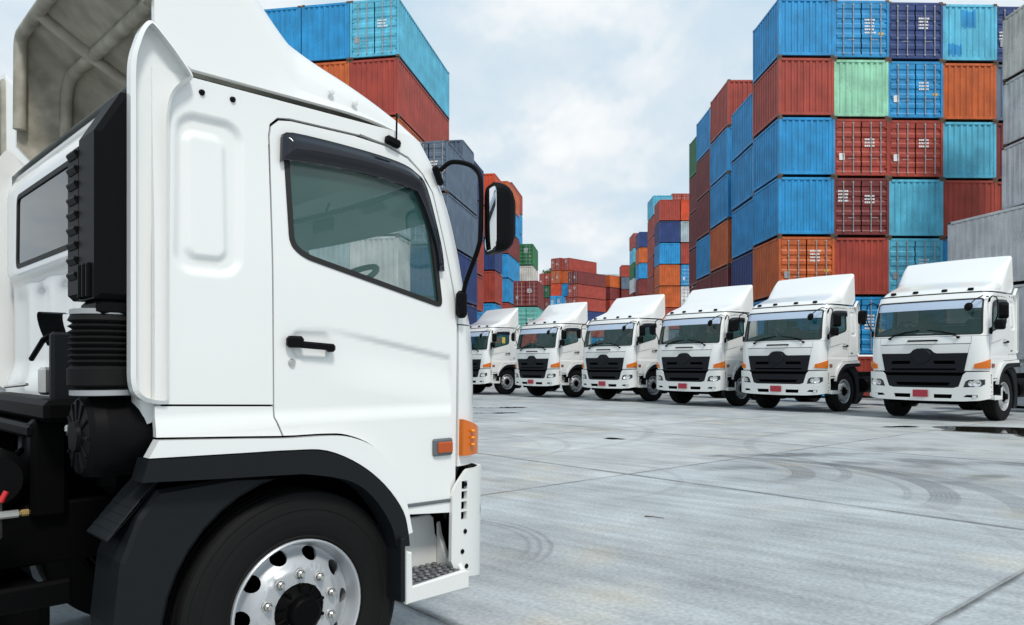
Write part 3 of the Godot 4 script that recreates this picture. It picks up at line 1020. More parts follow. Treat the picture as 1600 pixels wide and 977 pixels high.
func make_cab(o: Node3D) -> void:
	# openings and outlines, (x, y) seen from the side
	var arch_top := smooth_line(v2([-0.62, 1.310, -0.30, 1.294, -0.10, 1.283, 0.08, 1.281, 0.20, 1.268, 0.335, 1.209, 0.435, 1.098, 0.505, 0.955, 0.545, 0.79]), 4)
	var arch_low := smooth_line(v2([-0.655, 1.246, -0.30, 1.238, -0.088, 1.233, 0.082, 1.218, 0.249, 1.143, 0.388, 1.033, 0.49, 0.900, 0.522, 0.785]), 4)
	var flare_low := smooth_line(v2([-0.680, 1.160, -0.40, 1.145, -0.106, 1.131, 0.002, 1.121, 0.196, 1.073, 0.318, 0.986, 0.415, 0.849, 0.450, 0.735]), 4)
	var door := v2([-0.138, 1.37, -0.104, 1.292])
	for p in arch_top:
		if p.x > -0.08 and p.y > 0.845:
			door.append(p + Vector2(0.006, 0.008))
	door.append_array(v2([0.80, 0.846, 0.835, 0.875, 0.852, 0.95, 0.857, 1.30, 0.860, 1.50, 0.866, 1.855, 0.795, 2.18, 0.726, 2.453, 0.66, 2.535, 0.57, 2.596, 0.45, 2.63, 0.27, 2.643, -0.05, 2.638, -0.105, 2.628, -0.138, 2.597, -0.145, 2.55]))
	var opening := rounded(v2([-0.085, 2.53, -0.068, 2.10, 0.0, 2.05, 0.768, 1.874, 0.715, 2.29, 0.640, 2.475, 0.55, 2.52]), 0.045, 4)
	var visor := smooth_line(v2([-0.10, 2.555, -0.05, 2.583, 0.27, 2.580, 0.5, 2.562, 0.60, 2.530, 0.668, 2.465, 0.745, 2.20, 0.762, 2.06]), 4)
	var visor_in := smooth_line(v2([0.735, 2.06, 0.715, 2.20, 0.632, 2.405, 0.56, 2.450, 0.27, 2.474, -0.05, 2.462, -0.105, 2.450]), 4)
	for s in [1, -1]:
		side_part("cab_side", "white_paint", o, on_side(v2([-0.618, 1.442, -0.145, 1.424, -0.153, 2.555, -0.145, 2.605, -0.11, 2.640, -0.05, 2.650, 0.30, 2.655, 0.30, 2.715, -0.618, 2.715])), [], 0.0, 0.0115, 0.03, s)
		side_part("sill_panel", "white_paint", o, on_side(v2([-0.618, 1.434, -0.146, 1.416, -0.146, 1.37, -0.112, 1.292, -0.30, 1.302, -0.618, 1.318])), [], 0.0, 0.03, 0.03, s)
		var band := arch_top.duplicate()
		var low := arch_low.duplicate()
		low.reverse()
		band.append_array(low)
		side_part("wheel_arch", "white_paint", o, on_side(band, 0.04), [], 0.035, 0.05, 0.06, s)
		var dark := arch_low.map(func(p): return p + Vector2(-0.003, -0.005))
		low = flare_low.duplicate()
		low.reverse()
		low.insert(0, Vector2(0.525, 0.73))
		dark.append_array(low)
		side_part("fender_flare", "fender_plastic", o, on_side(dark, 0.04), [], 0.040, 0.05, 0.12, s)
		# door
		var d := Node3D.new()
		d.name = "door"
		o.add_child(d, true)
		var ring := on_side(opening, 0.03)
		side_part("door_panel", "white_paint", d, on_side(door, 0.03), [ring], 0.0, 0.0135, 0.03, s)
		var glass_edge := PackedVector2Array(Geometry2D.offset_polygon(PackedVector2Array(opening), -0.024, Geometry2D.JOIN_ROUND)[0])
		var inner := on_side(Array(glass_edge), 0.03)
		side_part("window_frame", "seam_rubber", d, ring, [inner], 0.004, 0.03, 0.03, s)
		side_part("window_glass", "window_glass", d, inner, [], -0.012, 0.06, 0.0, s)
		var vz := visor.duplicate()
		vz.append_array(visor_in)
		var rim := on_side(vz, 0.03)
		var vst := new_st()
		patch(vst, rim, [], func(a, b):
			var dist := 1.0
			for i in rim.size():
				dist = minf(dist, Geometry2D.get_closest_point_to_segment(Vector2(a, b), rim[i], rim[(i + 1) % rim.size()]).distance_to(Vector2(a, b)))
			return cab_point(a * s, b, 0.026 + 0.026 * smoothstep(0.0, 0.05, dist)), 0.012, 0.02, -s)
		put(vst, "wind_deflector", "visor_smoke", d)
		var st := new_st()
		bx(st, Vector3(-0.055, 1.688, s * 1.222), Vector3(0.075, 0.050, 0.040), 0.012)
		bx(st, Vector3(0.045, 1.672, s * 1.234), Vector3(0.17, 0.030, 0.022), 0.009, Basis(Vector3(0, 0, 1), -0.06))
		bx(st, Vector3(0.118, 1.665, s * 1.218), Vector3(0.035, 0.036, 0.045), 0.010)
		put(st, "handle", "black_plastic", d)
		st = new_st()
		lathe(st, [Vector2(0, 0.012), Vector2(0.012, 0.012), Vector2(0.017, 0.006), Vector2(0.017, 0)], Transform3D(Basis(Vector3.RIGHT, PI / 2 * s), Vector3(-0.06, 1.60, s * 1.2)), 14)
		put(st, "lock", "steel", d)
		st = new_st()
		prism(st, v2([0.54, 0.905, 0.815, 0.90, 0.815, 0.916, 0.535, 0.922]), 1.20, 1.222, func(a, b, c): return Vector3(a, b, c * s), 0.003)
		put(st, "trim_strip", "trim_grey", d)
		var mk := Node3D.new()
		mk.name = "side_marker"
		d.add_child(mk, true)
		st = new_st()
		bx(st, Vector3(0.752, 1.180, s * 1.215), Vector3(0.122, 0.086, 0.034), 0.008)
		put(st, "marker_housing", "trim_grey", mk)
		st = new_st()
		bx(st, Vector3(0.757, 1.180, s * 1.236), Vector3(0.094, 0.054, 0.014), 0.005)
		put(st, "marker_lens", "red_amber", mk)
		# dark jambs and arch lining behind the seams
		st = new_st()
		prism(st, v2([-0.60, 1.30, 0.20, 1.27, 0.50, 0.90, 0.84, 0.90, 0.84, 1.80, -0.60, 2.02]), 1.06, 1.15, func(a, b, c): return Vector3(a, b, c * s), 0.0)
		put(st, "door_jamb", "deep_black", o)
		st = new_st()
		for k in [[-0.142, 2.04], [0.80, 1.86]]:
			tube(st, [Vector3(k[0], k[1], s * 1.155), Vector3(k[0] if k[0] < 0 else 0.69, 2.52, s * 1.145)], 0.022, 6)
		tube(st, [Vector3(-0.14, 2.645, s * 1.13), Vector3(0.3, 2.65, s * 1.13), Vector3(0.60, 2.575, s * 1.12), Vector3(0.70, 2.46, s * 1.13)], 0.018, 6)
		put(st, "pillar_seal", "deep_black", o)
		# side fairing behind the cab
		st = new_st()
		var fair := v2([-0.705, 1.53, -0.695, 1.485, -0.66, 1.452, -0.60, 1.440, -0.568, 1.442, -0.568, 2.55, -0.556, 2.61, -0.525, 2.655, -0.474, 2.697, -0.485, 2.722, -0.55, 2.80, -0.622, 2.872, -0.645, 2.872, -0.672, 2.83, -0.700, 2.735, -0.705, 2.68])
		fair = rounded(fair, 0.03, 3)
		prism(st, fair, 1.165, 1.222, func(a, b, c): return Vector3(a, b, c * s), 0.014)
		put(st, "side_fairing", "white_paint", o)
		for k in [[-0.43, 2.665], [-0.305, 2.668]]:
			st = new_st()
			lathe(st, [Vector2(0, 0.012), Vector2(0.010, 0.010), Vector2(0.013, 0)], Transform3D(Basis(Vector3.RIGHT, PI / 2 * s), Vector3(k[0], k[1], s * (cab_half(k[1]) - 0.001))), 10)
			put(st, "bolt_cap", "black_plastic", o)
		st = new_st()
		bx(st, Vector3(-0.32, 1.50, s * 1.203), Vector3(0.09, 0.035, 0.006), 0.002)
		if s < 0:
			put(st, "badge", "trim_grey", o)
	# roof
	var st2 := new_st()
	var edge := PackedVector2Array()
	for i in 41:
		var t := i / 20.0 - 1.0
		var p := cab_point(t * side_q(-0.616, 2.714), 2.714, -0.001)
		edge.append(Vector2(p.x, p.z))
	patch(st2, edge, [], func(a, b): return Vector3(a, 2.714 + 0.045 * (1.0 - pow(absf(b) / 1.17, 4.0)) * (1.0 - pow(clampf(absf(a - 0.13) / 0.8, 0, 1), 4.0)), b), 0.08, 0.0, -1)
	put(st2, "roof", "white_paint", o)

func deflector_point(i: float, u: float, inset: float) -> Vector3:
	# i: station from the front foot (0) to the rear rim (1); u: -1 ... 1 from one foot over the top to the other
	var prof := v2([0.76, 2.745, 0.68, 2.80, 0.58, 2.85, 0.28, 2.955, 0.12, 3.025, -0.02, 3.115, -0.18, 3.255, -0.32, 3.375, -0.46, 3.490, -0.60, 3.595])
	var f := i * (prof.size() - 1)
	var k := mini(int(f), prof.size() - 2)
	var p: Vector2 = (prof[k] as Vector2).cubic_interpolate(prof[k + 1], prof[maxi(k - 1, 0)], prof[mini(k + 2, prof.size() - 1)], f - k)
	var x := p.x
	var low := 2.757 + maxf(0.0, -0.475 - x) * 1.12 + maxf(0.0, x - 0.45) * -0.06
	var top := p.y - inset
	var hgt := maxf(top - low, 0.004)
	var wd := 1.145 - inset - 0.10 * smoothstep(0.2, 0.8, x)
	var r := minf(lerpf(0.30, 0.07, smoothstep(0.45, 1.0, i)), hgt * 0.85)
	# outline: up the wall, round, over the crown
	var l1 := hgt - r
	var l2 := r * PI / 2
	var l3 := wd - r
	var s := (1.0 - absf(u)) * 3.0
	var y: float
	var z: float
	if s < 1.0:
		y = low + l1 * s
		z = wd - 0.02 * s
	elif s < 2.0:
		var th := (s - 1.0) * PI / 2
		y = low + l1 + r * sin(th)
		z = wd - 0.02 - r * (1.0 - cos(th))
	else:
		z = (wd - 0.02 - r) * (3.0 - s)
		y = top + 0.015 * (1.0 - pow(3.0 - s, 2.0)) * smoothstep(0.0, 0.3, i)
	x += 0.10 * (1.0 - (z / wd) * (z / wd)) * (1.0 - smoothstep(0.55, 0.95, i))
	return Vector3(x, y, z * signf(u))

func make_deflector(o: Node3D) -> void:
	var d := Node3D.new()
	d.name = "roof_deflector"
	o.add_child(d)
	for kind in 2:
		var st := new_st()
		var ins := 0.0 if kind == 0 else 0.03
		var ni := 45
		var nu := 48
		var pts := []
		for a in ni + 1:
			var row := []
			for b in nu + 1:
				row.append(deflector_point(a / float(ni), clampf(b / float(nu) * 2.0 - 1.0, -0.9999, 0.9999), ins))
			pts.append(row)
		var nr := func(a: int, b: int) -> Vector3:
			var p: Vector3 = pts[mini(a + 1, ni)][b] - pts[maxi(a - 1, 0)][b]
			var q: Vector3 = pts[a][mini(b + 1, nu)] - pts[a][maxi(b - 1, 0)]
			var n := p.cross(q)
			n = n.normalized() if n.length() > 1e-9 else Vector3.UP
			if n.dot(Vector3(0.3, 0.6, pts[a][b].z)) < 0.0:
				n = -n
			return n if kind == 0 else -n
		for a in ni:
			for b in nu:
				tri(st, pts[a][b], pts[a + 1][b], pts[a + 1][b + 1], nr.call(a, b), nr.call(a + 1, b), nr.call(a + 1, b + 1))
				tri(st, pts[a][b], pts[a + 1][b + 1], pts[a][b + 1], nr.call(a, b), nr.call(a + 1, b + 1), nr.call(a, b + 1))
		if kind == 0:
			# rear rim and foot, 3 cm thick
			for b in nu:
				var u0 := clampf(b / float(nu) * 2.0 - 1.0, -0.9999, 0.9999)
				var u1 := clampf((b + 1) / float(nu) * 2.0 - 1.0, -0.9999, 0.9999)
				quad(st, deflector_point(1, u0, 0), deflector_point(1, u1, 0), deflector_point(1, u1, 0.03), deflector_point(1, u0, 0.03), Vector3(-1, 0, 0))
			for a in ni:
				for u in [-0.9999, 0.9999]:
					quad(st, deflector_point(a / float(ni), u, 0), deflector_point((a + 1) / float(ni), u, 0), deflector_point((a + 1) / float(ni), u, 0.03), deflector_point(a / float(ni), u, 0.03), Vector3.DOWN)
		put(st, "shell" if kind == 0 else "inner_lining", "white_paint" if kind == 0 else "fibreglass", d)
	# stiffening ribs moulded into the inside
	for path in [[0.80, 0.94, true], [0.985, 0.94, true], [0.22, 0.0, false], [-0.22, 0.0, false]]:
		var st := new_st()
		var line := []
		for k in 25:
			var t := k / 24.0
			if path[2]:
				line.append(deflector_point(path[0], lerpf(-path[1], path[1], t), 0.050))
			else:
				line.append(deflector_point(lerpf(0.62, 0.985, t), path[0], 0.050))
		tube(st, line, 0.036, 10)
		put(st, "rib", "fibreglass", d)
	for z in [-0.80, -0.30, 0.30, 0.80]:
		var st := new_st()
		bx(st, Vector3(0.735 + 0.08 * (1.0 - z * z), 2.80, z), Vector3(0.06, 0.045, 0.11), 0.010, Basis(Vector3(0, 0, 1), -0.55))
		put(st, "marker_lamp", "black_plastic", d)
	for k in [[0.17, 2.83], [0.30, 2.815]]:
		for s in [-1, 1]:
			var st := new_st()
			lathe(st, [Vector2(0, 0.008), Vector2(0.013, 0.005), Vector2(0.017, 0)], Transform3D(Basis(Vector3.RIGHT, PI / 2 * s), Vector3(k[0], k[1], s * (1.138 - 0.10 * smoothstep(0.2, 0.8, k[0])))), 16)
			put(st, "bolt_cap", "white_paint", d)
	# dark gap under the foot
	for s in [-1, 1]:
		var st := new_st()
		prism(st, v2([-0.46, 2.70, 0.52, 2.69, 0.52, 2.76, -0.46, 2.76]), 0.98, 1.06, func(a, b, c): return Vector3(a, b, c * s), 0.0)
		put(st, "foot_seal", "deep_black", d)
	var st := new_st()
	bx(st, Vector3(0.475, 2.655, 1.185), Vector3(0.085, 0.040, 0.035), 0.010, Basis(Vector3(0, 0, 1), -0.2))
	tube(st, [Vector3(0.485, 2.66, 1.20), Vector3(0.487, 2.79, 1.20)], 0.0045, 6)
	put(st, "antenna", "black_plastic", o)

func make_front(o: Node3D) -> void:
	# windscreen surround with both front pillars
	var outer := []
	for p in dense(v2([0.30, 2.715, 0.30, 2.660, 0.45, 2.642, 0.578, 2.606, 0.668, 2.542, 0.736, 2.455, 0.805, 2.18, 0.880, 1.855, 0.878, 1.802]), 0.04, false):
		outer.append(Vector2(side_q(p.x, p.y), p.y))
	var half := [Vector2(0, 2.715)]
	half.append_array(outer)
	half.append(Vector2(0, 1.802))
	var screen := PackedVector2Array(rounded(v2([-1.105, 1.825, 1.105, 1.825, 1.06, 2.595, -1.06, 2.595]), 0.07, 5))
	front_part("windscreen_surround", "white_paint", o, mirrored(half), [screen], 0.0, 0.045, 0.03)
	var inner := PackedVector2Array(Geometry2D.offset_polygon(screen, -0.03, Geometry2D.JOIN_ROUND)[0])
	var ws := Node3D.new()
	ws.name = "windscreen"
	o.add_child(ws)
	front_part("windscreen_seal", "seam_rubber", ws, screen, [inner], 0.002, 0.05, 0.02)
	front_part("windscreen_glass", "windscreen_glass", ws, inner, [], -0.010, 0.10, 0.0)
	front_part("sun_strip", "strip_blue", ws, PackedVector2Array(v2([-1.052, 2.385, 1.052, 2.385, 1.032, 2.563, -1.032, 2.563])), [], -0.004, 0.06, 0.003)
	for s in [-1, 1]:
		var cq := PackedVector2Array()
		for p in dense(v2([0.882, 1.795, 0.878, 1.50, 0.875, 1.30, 0.868, 1.07]), 0.05, false):
			cq.append(Vector2(side_q(p.x, p.y), p.y))
		cq.append_array(PackedVector2Array(v2([0.815, 1.07, 0.925, 1.63, 0.94, 1.64, 0.94, 1.795])))
		side_part("front_corner", "white_paint", o, cq, [], 0.0, 0.04, 0.03, s)
		var lq := PackedVector2Array()
		for p in dense(v2([0.882, 1.312, 0.878, 1.125]), 0.05, false):
			lq.append(Vector2(side_q(p.x, p.y), p.y))
		lq.append_array(PackedVector2Array(v2([0.975, 1.118, 0.985, 1.215])))
		var lamp := Node3D.new()
		lamp.name = "turn_signal"
		o.add_child(lamp, true)
		side_part("amber_lens", "amber_lens", lamp, lq, [], 0.030, 0.03, 0.04, s)
		var st := new_st()
		for k in 3:
			var p := cab_point(s * (side_q(0.93, 1.22) - 0.02), 1.18 + k * 0.035, 0.031)
			bx(st, p, Vector3(0.07, 0.012, 0.02), 0.004, Basis(Vector3.UP, s * 0.9))
		put(st, "lens_rib", "amber_inner", lamp)
		st = new_st()
		tube(st, [cab_point(s * 0.70, 1.79, 0.03), cab_point(s * 0.52, 1.86, 0.035), cab_point(s * 0.36, 1.91, 0.03)], 0.012, 6)
		bx(st, cab_point(s * 0.70, 1.775, 0.02), Vector3(0.06, 0.05, 0.06), 0.014)
		tube(st, [cab_point(s * 0.64, 1.845, 0.020), cab_point(s * 0.36, 1.905, 0.016), cab_point(s * 0.08, 1.945, 0.014)], 0.010, 6)
		put(st, "wiper", "black_plastic", o)
	front_part("cowl_panel", "white_paint", o, PackedVector2Array(v2([-0.932, 1.645, 0.932, 1.645, 0.932, 1.794, -0.932, 1.794])), [], -0.004, 0.06, 0.03)
	var st := new_st()
	tube(st, [cab_point(-0.30, 1.715, 0.0), cab_point(-0.28, 1.715, 0.045), cab_point(0, 1.715, 0.048), cab_point(0.28, 1.715, 0.045), cab_point(0.30, 1.715, 0.0)], 0.018, 8)
	put(st, "grab_bar", "black_plastic", o)
	front_part("front_panel", "matt_white", o, mirrored(v2([0, 1.63, 0.918, 1.63, 0.882, 1.445, 0.29, 1.442, 0.235, 1.465, 0.185, 1.52, 0.12, 1.548, 0, 1.556])), [], 0.006, 0.05, 0.03)
	var gr := Node3D.new()
	gr.name = "grille"
	o.add_child(gr)
	var slots := []
	for s in [-1, 1]:
		slots.append(PackedVector2Array(v2([s * 0.25, 1.215, s * 0.66, 1.215, s * 0.64, 1.285, s * 0.23, 1.285])))
	slots.append(PackedVector2Array(v2([-0.66, 1.085, 0.66, 1.085, 0.67, 1.12, -0.67, 1.12])))
	front_part("grille_frame", "grille_dark", gr, mirrored(v2([0, 1.550, 0.12, 1.542, 0.18, 1.515, 0.23, 1.460, 0.29, 1.436, 0.880, 1.438, 0.812, 1.07, 0.80, 1.035, 0, 1.035])), slots, 0.022, 0.05, 0.05)
	front_part("lower_grille", "grille_dark", gr, mirrored(v2([0, 0.965, 0.785, 0.965, 0.71, 0.745, 0.62, 0.715, 0, 0.712])), [PackedVector2Array(v2([-0.52, 0.755, 0.52, 0.755, 0.56, 0.825, -0.56, 0.825]))], 0.030, 0.05, 0.05)
	front_part("grille_backing", "deep_black", gr, mirrored(v2([0, 1.62, 0.86, 1.62, 0.80, 0.62, 0, 0.62])), [], -0.03, 0.15, 0.0)
	st = new_st()
	prism(st, Array(ring2(Vector2(0, 1.385), 0.195, 0.160, 28)), 1.19, 1.232, func(a, b, c): return Vector3(c, b, a), 0.014)
	put(st, "emblem_disc", "grille_dark", gr)
	# bumper
	var gw := 0.035
	var bp := Node3D.new()
	bp.name = "bumper"
	o.add_child(bp)
	var tip := side_q(0.80, 0.8, gw)
	var hb := v2([0, 0.71, 0.62, 0.71, 0.72, 0.74, 0.80, 0.985, 0.86, 1.045])
	hb.append_array([Vector2(tip - 0.09, 1.055), Vector2(tip - 0.075, 1.045), Vector2(tip - 0.01, 0.955), Vector2(tip, 0.93), Vector2(tip, 0.60), Vector2(tip - 0.02, 0.56), Vector2(tip - 0.10, 0.505), Vector2(1.05, 0.455), Vector2(0.8, 0.435), Vector2(0, 0.425)])
	var holes := []
	var hl := v2([0.80, 0.725, 1.08, 0.742, 1.165, 0.79, 1.165, 0.895, 0.90, 0.885, 0.845, 0.85])
	for s in [-1, 1]:
		var sc := func(p: Vector2) -> Vector2: return Vector2(p.x * s, p.y)
		holes.append(PackedVector2Array(hl.map(sc)))
		holes.append(PackedVector2Array(v2([0.80, 0.525, 1.04, 0.515, 1.04, 0.575, 0.86, 0.572]).map(sc)))
		holes.append(PackedVector2Array(v2([0.24, 0.49, 0.58, 0.49, 0.60, 0.575, 0.24, 0.575]).map(sc)))
		for k in 4:
			var y := 0.80 + k * 0.052
			holes.append(PackedVector2Array([Vector2(tip - 0.085, y), Vector2(tip - 0.055, y), Vector2(tip - 0.055, y + 0.042), Vector2(tip - 0.085, y + 0.042)].map(sc)))
	front_part("bumper_skin", "matt_white", bp, mirrored(hb), holes, 0.0, 0.05, 0.022, gw)
	for s in [-1, 1]:
		var back := hb.duplicate()
		st = new_st()
		patch(st, PackedVector2Array(v2([0.10, 0.45, 1.05, 0.475, tip - 0.10, 0.53, tip - 0.02, 0.62, tip - 0.02, 0.93, tip - 0.09, 1.02, 0.90, 1.02, 0.78, 0.70, 0.10, 0.69])), [], func(a, b): return cab_point(a * s, b, -0.024, gw), 0.1, 0.0, -s)
		put(st, "bumper_backing", "deep_black", bp)
		var lampn := Node3D.new()
		lampn.name = "headlamp"
		bp.add_child(lampn, true)
		var lens := PackedVector2Array(hl)
		st = new_st()
		patch(st, lens, [], func(a, b): return cab_point(a * s, b, -0.003, gw), 0.05, 0.0, -s)
		put(st, "headlamp_glass", "lamp_glass", lampn)
		var c := cab_point(s * 1.03, 0.815, -0.022, gw)
		var ax := (cab_point(s * 1.03, 0.815, 0.0, gw) - c).normalized()
		var bas := Basis(Quaternion(Vector3.UP, ax))
		st = new_st()
		lathe(st, [Vector2(0.008, 0.0), Vector2(0.035, 0.001), Vector2(0.058, 0.004), Vector2(0.068, 0.010), Vector2(0.074, 0.015), Vector2(0.079, 0.015)], Transform3D(bas, c), 24)
		put(st, "reflector", "chrome", lampn)
		st = new_st()
		var c2 := cab_point(s * 0.945, 0.805, -0.020, gw)
		lathe(st, [Vector2(0.0, 0.0), Vector2(0.03, 0.002), Vector2(0.046, 0.008), Vector2(0.052, 0.014), Vector2(0.056, 0.014)], Transform3D(bas, c2), 20)
		put(st, "side_reflector", "chrome", lampn)
		st = new_st()
		lathe(st, [Vector2(0, 0.0), Vector2(0.012, 0.016), Vector2(0.016, 0)], Transform3D(bas, c), 12)
		put(st, "bulb", "lamp_glass", lampn)
		var fog := Node3D.new()
		fog.name = "fog_lamp"
		bp.add_child(fog, true)
		c = cab_point(s * 1.0, 0.545, -0.03, gw)
		bas = Basis(Quaternion(Vector3.UP, (cab_point(s * 1.0, 0.545, 0.0, gw) - c).normalized()))
		st = new_st()
		lathe(st, [Vector2(0, 0.004), Vector2(0.026, 0.016), Vector2(0.034, 0.034), Vector2(0.042, 0.040), Vector2(0.042, 0)], Transform3D(bas, c), 18)
		put(st, "fog_reflector", "chrome", fog)
		for b in [[0.86, 0.98], [0.86, 0.74], [0.84, 0.64], [0.87, 0.56]]:
			st = new_st()
			c = cab_point(s * side_q(b[0] + 0.03, b[1], gw), b[1], 0.0, gw)
			bas = Basis(Quaternion(Vector3.UP, (cab_point(s * side_q(b[0] + 0.03, b[1], gw), b[1], 0.02, gw) - c).normalized()))
			lathe(st, [Vector2(0, 0.002), Vector2(0.007, 0.002), Vector2(0.011, 0.004), Vector2(0.013, 0)], Transform3D(bas, c), 12)
			put(st, "bumper_bolt", "black_plastic", bp)
	st = new_st()
	bx(st, Vector3(1.238, 0.585, 0.02), Vector3(0.012, 0.15, 0.31), 0.003)
	put(st, "number_plate", "plate_red", o)
	# steps under the doors
	for s in [-1, 1]:
		var sp := Node3D.new()
		sp.name = "step"
		sp.position.y = 0.05
		o.add_child(sp, true)
		st = new_st()
		bx(st, Vector3(0.665, 0.445, s * 1.165), Vector3(0.37, 0.035, 0.215), 0.010)
		prism(st, v2([0.47, 0.43, 0.86, 0.43, 0.868, 0.60, 0.835, 0.66, 0.825, 0.745, 0.80, 0.765, 0.50, 0.765, 0.475, 0.74]), 1.035, 1.06, func(a, b, c): return Vector3(a, b, c * s), 0.006)
		prism(st, v2([1.064, 0.432, 1.274, 0.432, 1.274, 0.49, 1.24, 0.53, 1.14, 0.55, 1.08, 0.66, 1.064, 0.72]), 0.862, 0.838, func(a, b, c): return Vector3(c, b, a * s), 0.005)
		prism(st, v2([0.475, 0.42, 0.86, 0.42, 0.862, 0.50, 0.84, 0.515, 0.51, 0.50, 0.505, 0.66, 0.475, 0.67]), 1.278, 1.30, func(a, b, c): return Vector3(a, b, c * s), 0.007)
		put(st, "step_tray", "matt_white", sp)
		st = new_st()
		bx(st, Vector3(0.465, 0.58, s * 1.16), Vector3(0.025, 0.30, 0.25), 0.005)
		put(st, "step_side", "fender_plastic", sp)
		st = new_st()
		bx(st, Vector3(0.665, 0.485, s * 1.172), Vector3(0.33, 0.045, 0.235), 0.008)
		put(st, "tread_base", "step_grey", sp)
		st = new_st()
		for a in 8:
			for b in 5:
				bx(st, Vector3(0.525 + a * 0.040 + (b % 2) * 0.012, 0.512, s * (1.085 + b * 0.045)), Vector3(0.028, 0.014, 0.030), 0.006, Basis(Vector3.UP, 0.5 if (a + b) % 2 else -0.5))
		var tr := put(st, "tread_studs", "step_grey", sp)
		tr.set_meta("kind", "stuff")
		st = new_st()
		tube(st, [Vector3(0.56, 0.80, s * 0.80), Vector3(0.60, 0.72, s * 1.0), Vector3(0.60, 0.46, s * 1.03)], 0.02, 6)
		tube(st, [Vector3(0.76, 0.82, s * 0.80), Vector3(0.77, 0.72, s * 1.0), Vector3(0.77, 0.46, s * 1.03)], 0.02, 6)
		put(st, "step_bracket", "chassis_black", sp)

func make_cabin(o: Node3D) -> void:
	var c := Node3D.new()
	c.name = "cabin"
	o.add_child(c)
	var st := new_st()
	bx(st, Vector3(0.17, 1.30, 0), Vector3(1.52, 0.05, 2.24), 0.0)
	put(st, "cabin_floor", "cabin_dark", c)
	st = new_st()
	patch(st, PackedVector2Array(rounded(v2([-0.59, -1.12, 0.55, -1.12, 0.72, -0.8, 0.72, 0.8, 0.55, 1.12, -0.59, 1.12]), 0.08)), [], func(a, b): return Vector3(a, 2.66 - 0.05 * pow(absf(b) / 1.12, 3.0) - 0.06 * smoothstep(0.3, 0.75, a), b), 0.12, 0.0, 1)
	put(st, "head_lining", "lining", c)
	st = new_st()
	bx(st, Vector3(-0.585, 1.72, 0), Vector3(0.03, 0.75, 2.2), 0.0)
	put(st, "rear_trim", "cabin_grey", c)
	st = new_st()
	prism(st, v2([1.06, 1.30, 1.06, 1.80, 0.98, 1.86, 0.80, 1.88, 0.70, 1.84, 0.62, 1.70, 0.66, 1.30]), -1.08, 1.08, func(a, b, d): return Vector3(a - 0.10 * pow(absf(d), 3.0), b, d), 0.02)
	bx(st, Vector3(0.82, 1.93, 0.50), Vector3(0.20, 0.20, 0.44), 0.06, Basis(Vector3(0, 0, 1), 0.35))
	put(st, "dashboard", "cabin_dark", c)
	var wheel := Node3D.new()
	wheel.name = "steering_wheel"
	c.add_child(wheel)
	wheel.position = Vector3(0.60, 2.03, 0.50)
	wheel.rotation = Vector3(0, 0, 0.55)
	st = new_st()
	var ring := []
	for i in 32:
		ring.append(Vector3(cos(TAU * i / 32) * 0.23, 0, sin(TAU * i / 32) * 0.23))
	tube(st, ring, 0.017, 8, true)
	for th in [0.3, PI - 0.3, PI * 1.5]:
		tube(st, [Vector3(0, -0.03, 0), Vector3(sin(th) * 0.22, 0, cos(th) * 0.22)], 0.014, 6)
	lathe(st, [Vector2(0, 0.02), Vector2(0.06, 0.01), Vector2(0.07, -0.04), Vector2(0.03, -0.30)], Transform3D(), 14)
	put(st, "wheel_rim", "cabin_dark", wheel)
	for z in [-0.52, 0.52]:
		var seat := Node3D.new()
		seat.name = "seat"
		c.add_child(seat, true)
		st = new_st()
		bx(st, Vector3(0.02, 1.60, z), Vector3(0.50, 0.20, 0.50), 0.06)
		bx(st, Vector3(0.02, 1.41, z), Vector3(0.36, 0.20, 0.36), 0.02)
		put(st, "seat_cushion", "seat_cloth", seat)
		st = new_st()
		bx(st, Vector3(-0.32, 1.93, z), Vector3(0.14, 0.60, 0.48), 0.055, Basis(Vector3(0, 0, 1), 0.18))
		put(st, "seat_back", "seat_cloth", seat)
		st = new_st()
		bx(st, Vector3(-0.40, 2.33, z), Vector3(0.09, 0.17, 0.26), 0.035, Basis(Vector3(0, 0, 1), 0.12))
		put(st, "head_rest", "seat_cloth", seat)
	st = new_st()
	bx(st, Vector3(0.80, 2.46, 0.0), Vector3(0.025, 0.08, 0.24), 0.012)
	tube(st, [Vector3(0.80, 2.50, 0), Vector3(0.84, 2.60, 0)], 0.008, 6)
	put(st, "inside_mirror", "cabin_dark", c)

